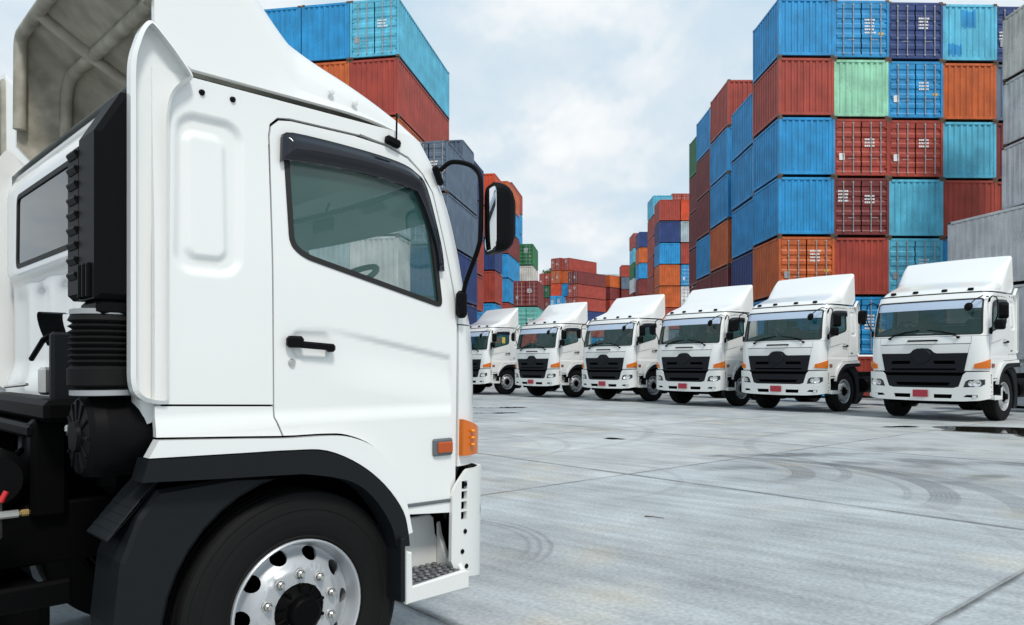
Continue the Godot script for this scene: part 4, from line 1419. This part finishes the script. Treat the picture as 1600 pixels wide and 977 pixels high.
func mirror_head(o: Node, at: Vector3, size: Vector3, yaw: float) -> void:
	var m := Node3D.new()
	m.name = "mirror"
	o.add_child(m, true)
	m.position = at
	m.rotation.y = yaw
	var st := new_st()
	# rounded shell, deeper in the middle of its front
	var outline := rounded(v2([-size.z / 2, -size.y / 2, size.z / 2, -size.y / 2, size.z / 2, size.y / 2, -size.z / 2, size.y / 2]), 0.055, 5)
	var n := outline.size()
	var prev := []
	for k in 7:
		var t := k / 6.0
		var sc := sqrt(1.0 - pow(t * 0.93, 3.0))
		var ring := []
		for p in outline:
			ring.append(Vector3(t * size.x, p.y * lerpf(1.0, sc, 0.75), p.x * lerpf(1.0, sc, 0.75)))
		if k > 0:
			for i in n:
				var j := (i + 1) % n
				quad(st, prev[i], prev[j], ring[j], ring[i], (ring[i] as Vector3) - Vector3(-0.05, 0, 0))
		prev = ring
	for i in n:
		tri(st, Vector3(size.x, 0, 0), prev[i], prev[(i + 1) % n], Vector3.RIGHT, Vector3.RIGHT, Vector3.RIGHT)
	put(st, "mirror_shell", "black_plastic", m)
	st = new_st()
	prism(st, outline.map(func(p): return p * 0.90), 0.006, -0.002, func(a, b, c): return Vector3(c, b, a), 0.003)
	put(st, "mirror_glass", "mirror_glass", m)
	st = new_st()
	var ringed := PackedVector2Array(outline)
	patch(st, ringed, [PackedVector2Array(outline.map(func(p): return p * 0.905))], func(a, b): return Vector3(0.001, b, a), 0.05, 0.004, 1)
	put(st, "mirror_rim", "black_plastic", m)

func curve3(pts: Array) -> Array:
	var out := []
	for i in pts.size() - 1:
		for j in 5:
			out.append((pts[i] as Vector3).cubic_interpolate(pts[i + 1], pts[maxi(i - 1, 0)], pts[mini(i + 2, pts.size() - 1)], j / 5.0))
	out.append(pts[-1])
	return out

func make_mirrors(o: Node3D) -> void:
	for s in [1, -1]:
		var arm := Node3D.new()
		arm.name = "mirror_set"
		o.add_child(arm, true)
		var st := new_st()
		var line := [Vector3(0.775, 2.575, s * 1.17), Vector3(0.81, 2.615, s * 1.22), Vector3(0.865, 2.60, s * 1.29), Vector3(0.89, 2.555, s * 1.335), Vector3(0.893, 2.47, s * 1.35), Vector3(0.89, 2.25, s * 1.35), Vector3(0.885, 2.16, s * 1.33), Vector3(0.875, 2.02, s * 1.26), Vector3(0.875, 1.95, s * 1.235)]
		tube(st, curve3(line), 0.0125, 8)
		bx(st, Vector3(0.875, 1.90, s * 1.222), Vector3(0.055, 0.14, 0.06), 0.018)
		bx(st, Vector3(0.77, 2.55, s * 1.16), Vector3(0.035, 0.10, 0.035), 0.010, Basis(Vector3(0, 0, 1), 0.45))
		put(st, "mirror_arm", "black_plastic", arm)
		mirror_head(arm, Vector3(0.87, 2.305, s * 1.445), Vector3(0.11, 0.34, 0.19), -0.42 * s)
		if s < 0:
			mirror_head(arm, Vector3(0.90, 2.02, -1.40), Vector3(0.11, 0.21, 0.20), 0.10)
			st = new_st()
			tube(st, [Vector3(0.80, 2.61, -1.15), Vector3(0.95, 2.63, -1.10), Vector3(1.08, 2.55, -1.0), Vector3(1.13, 2.46, -0.93)], 0.011, 8)
			put(st, "round_mirror_arm", "black_plastic", arm)
			var rm := Node3D.new()
			rm.name = "round_mirror"
			arm.add_child(rm, true)
			var bas := Basis(Quaternion(Vector3.UP, Vector3(0.85, 0.25, 0.2).normalized()))
			st = new_st()
			lathe(st, [Vector2(0, 0.06), Vector2(0.05, 0.052), Vector2(0.085, 0.025), Vector2(0.092, 0), Vector2(0.086, -0.006)], Transform3D(bas, Vector3(1.14, 2.40, -0.90)), 22)
			put(st, "mirror_shell", "black_plastic", rm)
			st = new_st()
			lathe(st, [Vector2(0.086, -0.004), Vector2(0.05, -0.010), Vector2(0, -0.012)], Transform3D(bas, Vector3(1.14, 2.40, -0.90)), 22)
			put(st, "mirror_glass", "mirror_glass", rm)

func make_rear_of_cab(o: Node3D) -> void:
	var rw := Node3D.new()
	rw.name = "rear_wall"
	o.add_child(rw)
	var win := PackedVector2Array(rounded(v2([-0.86, 2.13, 0.86, 2.13, 0.84, 2.545, -0.84, 2.545]), 0.06))
	var st := new_st()
	var wall_at := func(a: float, b: float) -> Vector3:
		# pressed panel: a lip under the window, swages below
		var x := -0.622 - 0.03 * smoothstep(2.06, 2.10, b)
		x -= 0.045 * (1.0 - smoothstep(1.45, 1.62, b)) * (0.5 + 0.5 * cos(a * 11.0))
		x += 0.022 * (0.5 + 0.5 * cos(a * 14.0)) * smoothstep(1.5, 1.6, b) * (1.0 - smoothstep(1.95, 2.05, b))
		x += 0.05 * smoothstep(2.58, 2.72, b) + 0.06 * smoothstep(1.08, 1.18, absf(a))
		return Vector3(x, b, a)
	patch(st, PackedVector2Array(rounded(v2([-1.175, 1.36, 1.175, 1.36, 1.165, 2.70, -1.165, 2.70]), 0.06)), [win], wall_at, 0.045, 0.02, 1)
	put(st, "rear_panel", "white_paint", rw)
	var inner := PackedVector2Array(Geometry2D.offset_polygon(win, -0.025, Geometry2D.JOIN_ROUND)[0])
	st = new_st()
	patch(st, win, [inner], func(a, b): return Vector3(-0.655, b, a), 0.1, 0.02, 1)
	put(st, "rear_window_seal", "seam_rubber", rw)
	st = new_st()
	patch(st, inner, [], func(a, b): return Vector3(-0.648, b, a), 0.3, 0.0, 1)
	put(st, "rear_window_glass", "dark_glass", rw)
	# air intake tower
	var ai := Node3D.new()
	ai.name = "air_intake"
	o.add_child(ai)
	st = new_st()
	prism(st, v2([-0.81, 1.83, -0.66, 1.83, -0.66, 2.60, -0.72, 2.60, -0.81, 2.44]), 0.96, 1.165, func(a, b, c): return Vector3(a, b, c), 0.02)
	bx(st, Vector3(-0.74, 2.14, 0.88), Vector3(0.14, 0.60, 0.18), 0.02)
	bx(st, Vector3(-0.74, 1.80, 1.04), Vector3(0.12, 0.07, 0.22), 0.02)
	put(st, "intake_body", "black_plastic", ai)
	for k in 9:
		st = new_st()
		bx(st, Vector3(-0.812, 1.93 + k * 0.058, 0.890), Vector3(0.016, 0.034, 0.115), 0.006, Basis(Vector3(0, 0, 1), 0.5))
		put(st, "louvre", "black_plastic", ai)
	for k in 3:
		st = new_st()
		bx(st, Vector3(-0.815, 1.90, 1.0 + k * 0.05), Vector3(0.02, 0.13, 0.02), 0.006)
		put(st, "stiffener", "black_plastic", ai)
	st = new_st()
	var prof := [Vector2(0.115, 0.20)]
	for k in 8:
		prof.append(Vector2(0.125, 0.18 - k * 0.022))
		prof.append(Vector2(0.108, 0.169 - k * 0.022))
	prof.append_array([Vector2(0.126, 0.0), Vector2(0.126, -0.06), Vector2(0.09, -0.075)])
	lathe(st, prof, Transform3D(Basis(), Vector3(-0.74, 1.575, 1.03)), 22)
	put(st, "bellows", "tyre_rubber", ai)
	for y in [1.775, 1.475]:
		st = new_st()
		lathe(st, [Vector2(0.112, 0.022), Vector2(0.118, 0.020), Vector2(0.118, 0.002), Vector2(0.112, 0)], Transform3D(Basis(), Vector3(-0.74, y, 1.03)), 22)
		put(st, "hose_clamp", "lock_steel", ai)
	var ac := Node3D.new()
	ac.name = "air_cleaner"
	o.add_child(ac)
	st = new_st()
	lathe(st, [Vector2(0, 0.10), Vector2(0.055, 0.10), Vector2(0.06, 0.085), Vector2(0.14, 0.08), Vector2(0.155, 0.06), Vector2(0.16, 0.02), Vector2(0.16, -0.32), Vector2(0, -0.32)], Transform3D(Basis(Vector3(0, 0, 1), PI / 2), Vector3(-0.74, 1.32, 0.99)), 28)
	for k in 12:
		var th := TAU * k / 12
		bx(st, Vector3(-0.822, 1.32 + cos(th) * 0.10, 0.99 + sin(th) * 0.10), Vector3(0.012, 0.075, 0.012), 0.003, Basis(Vector3.RIGHT, th))
	put(st, "cleaner_drum", "black_plastic", ac)
	st = new_st()
	bx(st, Vector3(-0.80, 1.34, 0.828), Vector3(0.05, 0.03, 0.02), 0.006)
	put(st, "clip", "steel", ac)
	# cab mount across the frame
	var cm := Node3D.new()
	cm.name = "cab_mount"
	o.add_child(cm)
	st = new_st()
	bx(st, Vector3(-0.78, 1.40, 0.0), Vector3(0.16, 0.09, 1.35), 0.02)
	bx(st, Vector3(-0.78, 1.31, 0.0), Vector3(0.20, 0.06, 1.0), 0.015)
	for z in [-0.46, 0.46]:
		bx(st, Vector3(-0.80, 1.15, z), Vector3(0.14, 0.42, 0.10), 0.02)
	put(st, "mount_beam", "chassis_black", cm)
	st = new_st()
	var hoop := []
	for k in 9:
		var th := lerpf(-0.2, PI * 0.62, k / 8.0)
		hoop.append(Vector3(-0.72 - 0.05 * sin(th), 1.70 + 0.12 * sin(th) - (0.0 if k < 7 else 0.0), 0.40 - 0.12 * cos(th)))
	for k in hoop.size() - 1:
		quad(st, hoop[k] + Vector3(-0.05, 0, 0), hoop[k + 1] + Vector3(-0.05, 0, 0), hoop[k + 1] + Vector3(0.05, 0, 0), hoop[k] + Vector3(0.05, 0, 0), Vector3.UP)
	bx(st, Vector3(-0.74, 1.58, 0.50), Vector3(0.12, 0.30, 0.05), 0.012)
	put(st, "latch_cover", "fender_plastic", cm)
	st = new_st()
	tube(st, [Vector3(-0.76, 1.62, 0.0), Vector3(-0.78, 1.70, 0.30), Vector3(-0.74, 1.74, 0.38)], 0.014, 6)
	put(st, "latch_rod", "chassis_black", cm)
	st = new_st()
	bx(st, Vector3(-0.78, 1.52, 0.40), Vector3(0.07, 0.12, 0.09), 0.012)
	put(st, "latch", "steel", cm)
	st = new_st()
	tube(st, [Vector3(-0.80, 1.48, -0.35), Vector3(-0.80, 1.50, 0.1)], 0.008, 6)
	put(st, "release_rod", "steel", cm)

func make_chassis(o: Node3D) -> void:
	var ch := Node3D.new()
	ch.name = "chassis"
	o.add_child(ch)
	for z in [-0.42, 0.42]:
		var st := new_st()
		bx(st, Vector3(-1.85, 0.87, z), Vector3(5.5, 0.26, 0.09), 0.01)
		put(st, "frame_rail", "chassis_black", ch)
	for x in [-1.3, -2.4, -3.4, -4.5]:
		var st := new_st()
		bx(st, Vector3(x, 0.87, 0), Vector3(0.10, 0.20, 0.76), 0.01)
		put(st, "crossmember", "chassis_black", ch)
	var st := new_st()
	bx(st, Vector3(-0.1, 1.05, 0), Vector3(1.3, 0.48, 0.62), 0.06)
	bx(st, Vector3(-1.05, 0.92, 0), Vector3(0.75, 0.42, 0.46), 0.10)
	bx(st, Vector3(-0.35, 1.10, 0.42), Vector3(0.5, 0.20, 0.22), 0.05)
	lathe(st, [Vector2(0, 0.1), Vector2(0.18, 0.08), Vector2(0.21, 0.0), Vector2(0.21, -0.2)], Transform3D(Basis(Vector3(0, 0, 1), PI / 2), Vector3(-1.4, 0.92, 0)), 18)
	put(st, "engine", "chassis_black", ch)
	st = new_st()
	bx(st, Vector3(0.70, 0.80, 0), Vector3(0.75, 0.20, 1.5), 0.03)
	bx(st, Vector3(0.30, 1.12, 0), Vector3(1.45, 0.24, 1.96), 0.03)
	bx(st, Vector3(0.72, 0.46, 0), Vector3(0.42, 0.22, 1.7), 0.03)
	put(st, "underbody", "deep_black", ch)
	st = new_st()
	tube(st, [Vector3(0, 0.50, -0.95), Vector3(0, 0.50, 0.95)], 0.06, 10)
	put(st, "axle", "chassis_black", ch)
	st = new_st()
	tube(st, [Vector3(-4.05, 0.52, -0.95), Vector3(-4.05, 0.52, 0.95)], 0.09, 10)
	bx(st, Vector3(-4.05, 0.55, 0), Vector3(0.40, 0.42, 0.40), 0.12)
	put(st, "rear_axle", "chassis_black", ch)
	for s in [-1, 1]:
		# splash guard behind the front wheel
		st = new_st()
		var g := []
		for k in 13:
			var th := lerpf(1.75, 3.62, k / 12.0)
			g.append(Vector2(cos(th) * 0.585, 0.52 + sin(th) * 0.60))
		g.append_array(v2([-0.66, 0.25, -0.735, 0.30, -0.755, 0.62, -0.73, 0.86, -0.67, 1.02, -0.60, 1.115, -0.30, 1.135]))
		prism(st, g, 0.90, 1.185, func(a, b, c): return Vector3(a, b, c * s), 0.015)
		put(st, "splash_guard", "fender_plastic", ch)
		for k in 6:
			st = new_st()
			bx(st, Vector3(-0.715 + k * 0.022, 1.00 + k * 0.026, s * 1.03), Vector3(0.012, 0.16, 0.24), 0.004, Basis(Vector3(0, 0, 1), -0.75))
			put(st, "guard_rib", "fender_plastic", ch)
		st = new_st()
		patch(st, PackedVector2Array(v2([1.45, 0.62, 3.0, 0.62, 3.0, 1.16, 1.45, 1.16]).map(func(p): return Vector2(p.x - 1.0, p.y))), [], func(a, b): return Vector3(cos(a * 1.5 - 0.35) * 0.60, 0.55 + sin(a * 1.5 - 0.35) * 0.62, s * b), 0.1, 0.0, 1)
		put(st, "wheel_housing", "deep_black", ch)
		# beam, upright and tank behind the cab
		st = new_st()
		bx(st, Vector3(-1.25, 0.68, s * 0.72), Vector3(0.95, 0.10, 0.05), 0.012)
		bx(st, Vector3(-1.05, 0.80, s * 0.70), Vector3(0.06, 0.42, 0.05), 0.012)
		put(st, "bracket", "chassis_black", ch)
		st = new_st()
		lathe(st, [Vector2(0, 0.45), Vector2(0.18, 0.42), Vector2(0.22, 0.36), Vector2(0.22, -0.36), Vector2(0.18, -0.42), Vector2(0, -0.45)], Transform3D(Basis(Vector3(0, 0, 1), PI / 2), Vector3(-2.0, 0.66, s * 0.80)), 20)
		put(st, "air_tank", "chassis_black", ch)
		# rear mudguards
		st = new_st()
		var rg := []
		for k in 13:
			var th := lerpf(0.25, PI - 0.25, k / 12.0)
			rg.append(Vector2(-4.05 + cos(th) * 0.62, 0.52 + sin(th) * 0.62))
		for k in 13:
			var th := lerpf(PI - 0.25, 0.25, k / 12.0)
			rg.append(Vector2(-4.05 + cos(th) * 0.60, 0.52 + sin(th) * 0.60))
		prism(st, rg, 0.72, 1.18, func(a, b, c): return Vector3(a, b, c * s), 0.0)
		put(st, "rear_mudguard", "chassis_black", ch)
	# hoses, pipes and brackets round the gearbox
	var rng := RandomNumberGenerator.new()
	rng.seed = 17
	for k in 9:
		st = new_st()
		var a := Vector3(rng.randf_range(-1.35, -0.75), rng.randf_range(0.75, 1.30), rng.randf_range(-0.2, 0.75))
		var b := a + Vector3(rng.randf_range(-0.5, 0.2), rng.randf_range(-0.25, 0.25), rng.randf_range(-0.3, 0.3))
		tube(st, curve3([a, a.lerp(b, 0.3) + Vector3(0, rng.randf_range(-0.12, 0.16), 0.05), a.lerp(b, 0.7) + Vector3(0.04, rng.randf_range(-0.10, 0.16), 0), b]), rng.randf_range(0.010, 0.026), 8)
		put(st, "hose", ["black_plastic", "tyre_rubber", "chassis_black"][k % 3], ch)
	st = new_st()
	lathe(st, [Vector2(0, 0.16), Vector2(0.10, 0.16), Vector2(0.13, 0.12), Vector2(0.13, -0.10), Vector2(0.09, -0.14), Vector2(0, -0.14)], Transform3D(Basis(Vector3(1, 0, 0), PI / 2), Vector3(-1.0, 1.12, 0.36)), 20)
	put(st, "brake_chamber", "black_plastic", ch)
	st = new_st()
	bx(st, Vector3(-1.15, 0.56, 0.30), Vector3(0.70, 0.24, 0.50), 0.05)
	put(st, "gearbox", "chassis_black", ch)
	# valve block with brass fittings
	st = new_st()
	bx(st, Vector3(-1.02, 0.98, 0.62), Vector3(0.05, 0.16, 0.05), 0.012)
	bx(st, Vector3(-0.98, 1.0, 0.64), Vector3(0.09, 0.03, 0.03), 0.008)
	put(st, "valve", "steel", ch)
	st = new_st()
	bx(st, Vector3(-0.92, 1.0, 0.64), Vector3(0.04, 0.026, 0.026), 0.008)
	put(st, "brass_fitting", "brass", ch)
	st = new_st()
	tube(st, [Vector3(-1.0, 1.05, 0.63), Vector3(-0.98, 1.09, 0.63)], 0.011, 8)
	put(st, "hose_cap", "red_cap", ch)

var tyre_mesh: Mesh
var rim_mesh: Mesh
var hub_mesh: Mesh
var cap_mesh: Mesh
var nut_mesh: Mesh
var barrel_mesh: Mesh

func rim_z(r: float) -> float:
	# how far out the wheel disc stands at a radius (0 is the tyre's side)
	var a := -0.012 * (1.0 - smoothstep(0.186, 0.196, r))
	return -0.022 + a * 0.0 - 0.052 * smoothstep(0.188, 0.268, r) + 0.010 * (1.0 - smoothstep(0.184, 0.194, r))

func wheel_meshes() -> void:
	var st := new_st()
	var prof := [Vector2(0.300, -0.25), Vector2(0.33, -0.272), Vector2(0.42, -0.285), Vector2(0.485, -0.275), Vector2(0.508, -0.258), Vector2(0.519, -0.235)]
	for k in 4:
		var y := -0.215 + k * 0.047
		prof.append_array([Vector2(0.520, y), Vector2(0.507, y + 0.002), Vector2(0.507, y + 0.010), Vector2(0.520, y + 0.012)])
	prof.append_array([Vector2(0.519, -0.028), Vector2(0.512, -0.014), Vector2(0.498, -0.006), Vector2(0.490, -0.003), Vector2(0.486, -0.006), Vector2(0.470, -0.001), Vector2(0.44, 0.004), Vector2(0.436, 0.001), Vector2(0.41, 0.005), Vector2(0.37, 0.003), Vector2(0.345, -0.003), Vector2(0.325, -0.012), Vector2(0.318, -0.008), Vector2(0.308, -0.018), Vector2(0.300, -0.03)])
	lathe(st, prof, Transform3D(), 72)
	tyre_mesh = st.commit()
	st = new_st()
	var holes := [ring2(Vector2.ZERO, 0.118, 0.118, 28)]
	for k in 10:
		var th := TAU * (k + 0.5) / 10
		var c := Vector2(cos(th), sin(th)) * 0.243
		var hp := PackedVector2Array()
		for i in 16:
			var e := TAU * i / 16
			hp.append(c + Vector2(cos(th), sin(th)) * cos(e) * 0.030 + Vector2(-sin(th), cos(th)) * sin(e) * 0.038)
		holes.append(hp)
	patch(st, ring2(Vector2.ZERO, 0.274, 0.274, 60), holes, func(a, b): return Vector3(a, rim_z(sqrt(a * a + b * b)), b), 0.018, 0.012, -1)
	rim_mesh = st.commit()
	st = new_st()
	lathe(st, [Vector2(0.26, -0.20), Vector2(0.272, -0.09), Vector2(0.276, -0.07), Vector2(0.284, -0.045), Vector2(0.290, -0.020), Vector2(0.296, -0.004), Vector2(0.302, 0.001), Vector2(0.308, -0.004), Vector2(0.308, -0.022)], Transform3D(), 60)
	barrel_mesh = st.commit()
	st = new_st()
	lathe(st, [Vector2(0.126, -0.10), Vector2(0.124, -0.03), Vector2(0.118, -0.018), Vector2(0.085, 0.0), Vector2(0.070, 0.01), Vector2(0.068, 0.05), Vector2(0.060, 0.058), Vector2(0, 0.060)], Transform3D(), 32)
	for k in 10:
		var th := TAU * k / 10
		bx(st, Vector3(cos(th) * 0.096, -0.004, sin(th) * 0.096), Vector3(0.046, 0.022, 0.014), 0.004, Basis(Vector3.UP, -th))
	for k in 5:
		var th := TAU * k / 5 + 0.3
		bx(st, Vector3(cos(th) * 0.075, 0.014, sin(th) * 0.075), Vector3(0.016, 0.012, 0.016), 0.004, Basis(Vector3.UP, -th))
	hub_mesh = st.commit()
	st = new_st()
	lathe(st, [Vector2(0.34, -0.15), Vector2(0.0, -0.15)], Transform3D(), 24)
	cap_mesh = st.commit()
	st = new_st()
	lathe(st, [Vector2(0.0245, 0.0), Vector2(0.0235, 0.004), Vector2(0.018, 0.007)], Transform3D(), 16)
	lathe(st, [Vector2(0.0175, 0.006), Vector2(0.0175, 0.022), Vector2(0.013, 0.027), Vector2(0.011, 0.024), Vector2(0.010, 0.034), Vector2(0, 0.035)], Transform3D(), 6)
	nut_mesh = st.commit()

func make_wheel(o: Node3D, at: Vector3, s: int, front: bool) -> void:
	if tyre_mesh == null:
		wheel_meshes()
	var w := Node3D.new()
	w.name = "wheel"
	o.add_child(w, true)
	w.transform = Transform3D(Basis(Vector3.RIGHT, PI / 2 * s) * Basis(Vector3.UP, 0.31), at)
	use(tyre_mesh, "tyre", "tyre_rubber", w)
	use(barrel_mesh, "rim_flange", "rim_silver", w)
	use(rim_mesh, "wheel_disc", "rim_silver", w)
	use(hub_mesh, "hub", "chassis_black", w)
	use(cap_mesh, "brake_backing", "deep_black", w)
	if not front and absf(at.z) < 1.0:
		return
	for k in 10:
		var th := TAU * k / 10
		use(nut_mesh, "wheel_nut", "steel", w, Vector3(cos(th) * 0.160, -0.0125, sin(th) * 0.160))

func make_lorries() -> void:
	var near := make_lorry()
	near.name = "lorry"
	taken["lorry"] = 1
	add_child(near)
	near.position = Vector3(-1.535, 0, -3.635)
	near.rotation.y = deg_to_rad(44.5)
	near.scale = Vector3.ONE * 0.883
	tag(near, "white cab-over lorry parked apart from the row, seen past its door and wheel", "lorry")
	var row := [[11.68, -20.34, "white lorry at the end of the parked row, beside the large puddle"],
		[9.30, -24.19, "white lorry in the parked row, second from the large puddle"],
		[7.15, -27.40, "white lorry in the parked row, third from the large puddle"],
		[4.74, -30.92, "white lorry in the parked row, fourth from the large puddle"],
		[1.99, -34.56, "white lorry in the parked row, fifth from the large puddle"],
		[-1.09, -38.03, "white lorry in the parked row, sixth from the large puddle"]]
	var beside: Node3D = near.duplicate()
	beside.name = numbered("lorry")
	add_child(beside)
	beside.position = near.position + near.basis * Vector3(0.1, 0, -3.05)
	tag(beside, "white lorry almost hidden behind the lorry that stands apart from the row", "lorry")
	for i in row.size():
		var t: Node3D = near.duplicate()
		t.name = numbered("lorry")
		add_child(t)
		t.position = Vector3(row[i][0], 0, row[i][1])
		t.rotation.y = deg_to_rad(218.5)
		t.scale = Vector3.ONE * 1.193
		tag(t, row[i][2], "lorry", "lorries parked in a row")
		if i == 0 or i == 3:
			var st := new_st()
			bx(st, Vector3(0.93, 1.885, 0.05), Vector3(0.20, 0.004, 0.32), 0.0, Basis(Vector3(0, 0, 1), -0.12))
			put(st, "paper_sheet", "paper", t)
		if i == 5:
			var st := new_st()
			bx(st, Vector3(0.2, 2.22, -1.170), Vector3(0.16, 0.24, 0.004), 0.0)
			put(st, "window_sticker", "sticker_yellow", t)

# ---------------------------------------------------------------- small things
func blob(c: Vector2, rx: float, rz: float, sd: int, rough: float) -> Array:
	var rng := RandomNumberGenerator.new()
	rng.seed = sd
	var ph := [rng.randf() * TAU, rng.randf() * TAU, rng.randf() * TAU, rng.randf() * TAU]
	var out := []
	for i in 64:
		var t := TAU * i / 64
		var k: float = 1.0 + rough * (0.5 * sin(2 * t + ph[0]) + 0.35 * sin(3 * t + ph[1]) + 0.25 * sin(5 * t + ph[2]) + 0.15 * sin(9 * t + ph[3]))
		out.append(c + Vector2(cos(t) * rx * k, sin(t) * rz * k))
	return out

func make_small_things() -> void:
	var spots := [[11.3, -15.9, 1.85, 1.05, 4, "large puddle on the concrete beside the end lorry"], [8.95, -17.35, 0.42, 0.16, 5, "small dark puddle in front of the end lorry"],
		[1.95, -14.5, 0.17, 0.13, 6, "tiny dark puddle alone on the open concrete"], [-0.35, -25.3, 0.75, 0.32, 7, "narrow puddle in front of the fifth lorry of the row"], [-0.45, -22.4, 0.55, 0.22, 8, "thin damp puddle between the two parked groups"]]
	for p in spots:
		var o := thing("puddle", Vector3(p[0], 0.0, p[1]))
		tag(o, p[5], "puddle", "puddles on the concrete")
		var st := new_st()
		prism(st, blob(Vector2.ZERO, p[2] * 1.12, p[3] * 1.16, p[4], 0.45), 0.0008, 0.003, func(a, b, c): return Vector3(a, c, b), 0.0)
		put(st, "damp_rim", "damp_concrete", o)
		st = new_st()
		prism(st, blob(Vector2.ZERO, p[2], p[3], p[4], 0.45), 0.004, 0.007, func(a, b, c): return Vector3(a, c, b), 0.0)
		put(st, "water_film", "puddle_water", o)
	var tw := thing("twig", Vector3(1.30, 0.008, -6.95))
	tag(tw, "thin brown twig lying on the open concrete", "twig")
	var st := new_st()
	tube(st, [Vector3(-0.07, 0, -0.05), Vector3(0.0, 0.004, 0.0), Vector3(0.09, 0, 0.05)], 0.006, 6, false, 0.003)
	put(st, "stem", "twig_brown", tw)
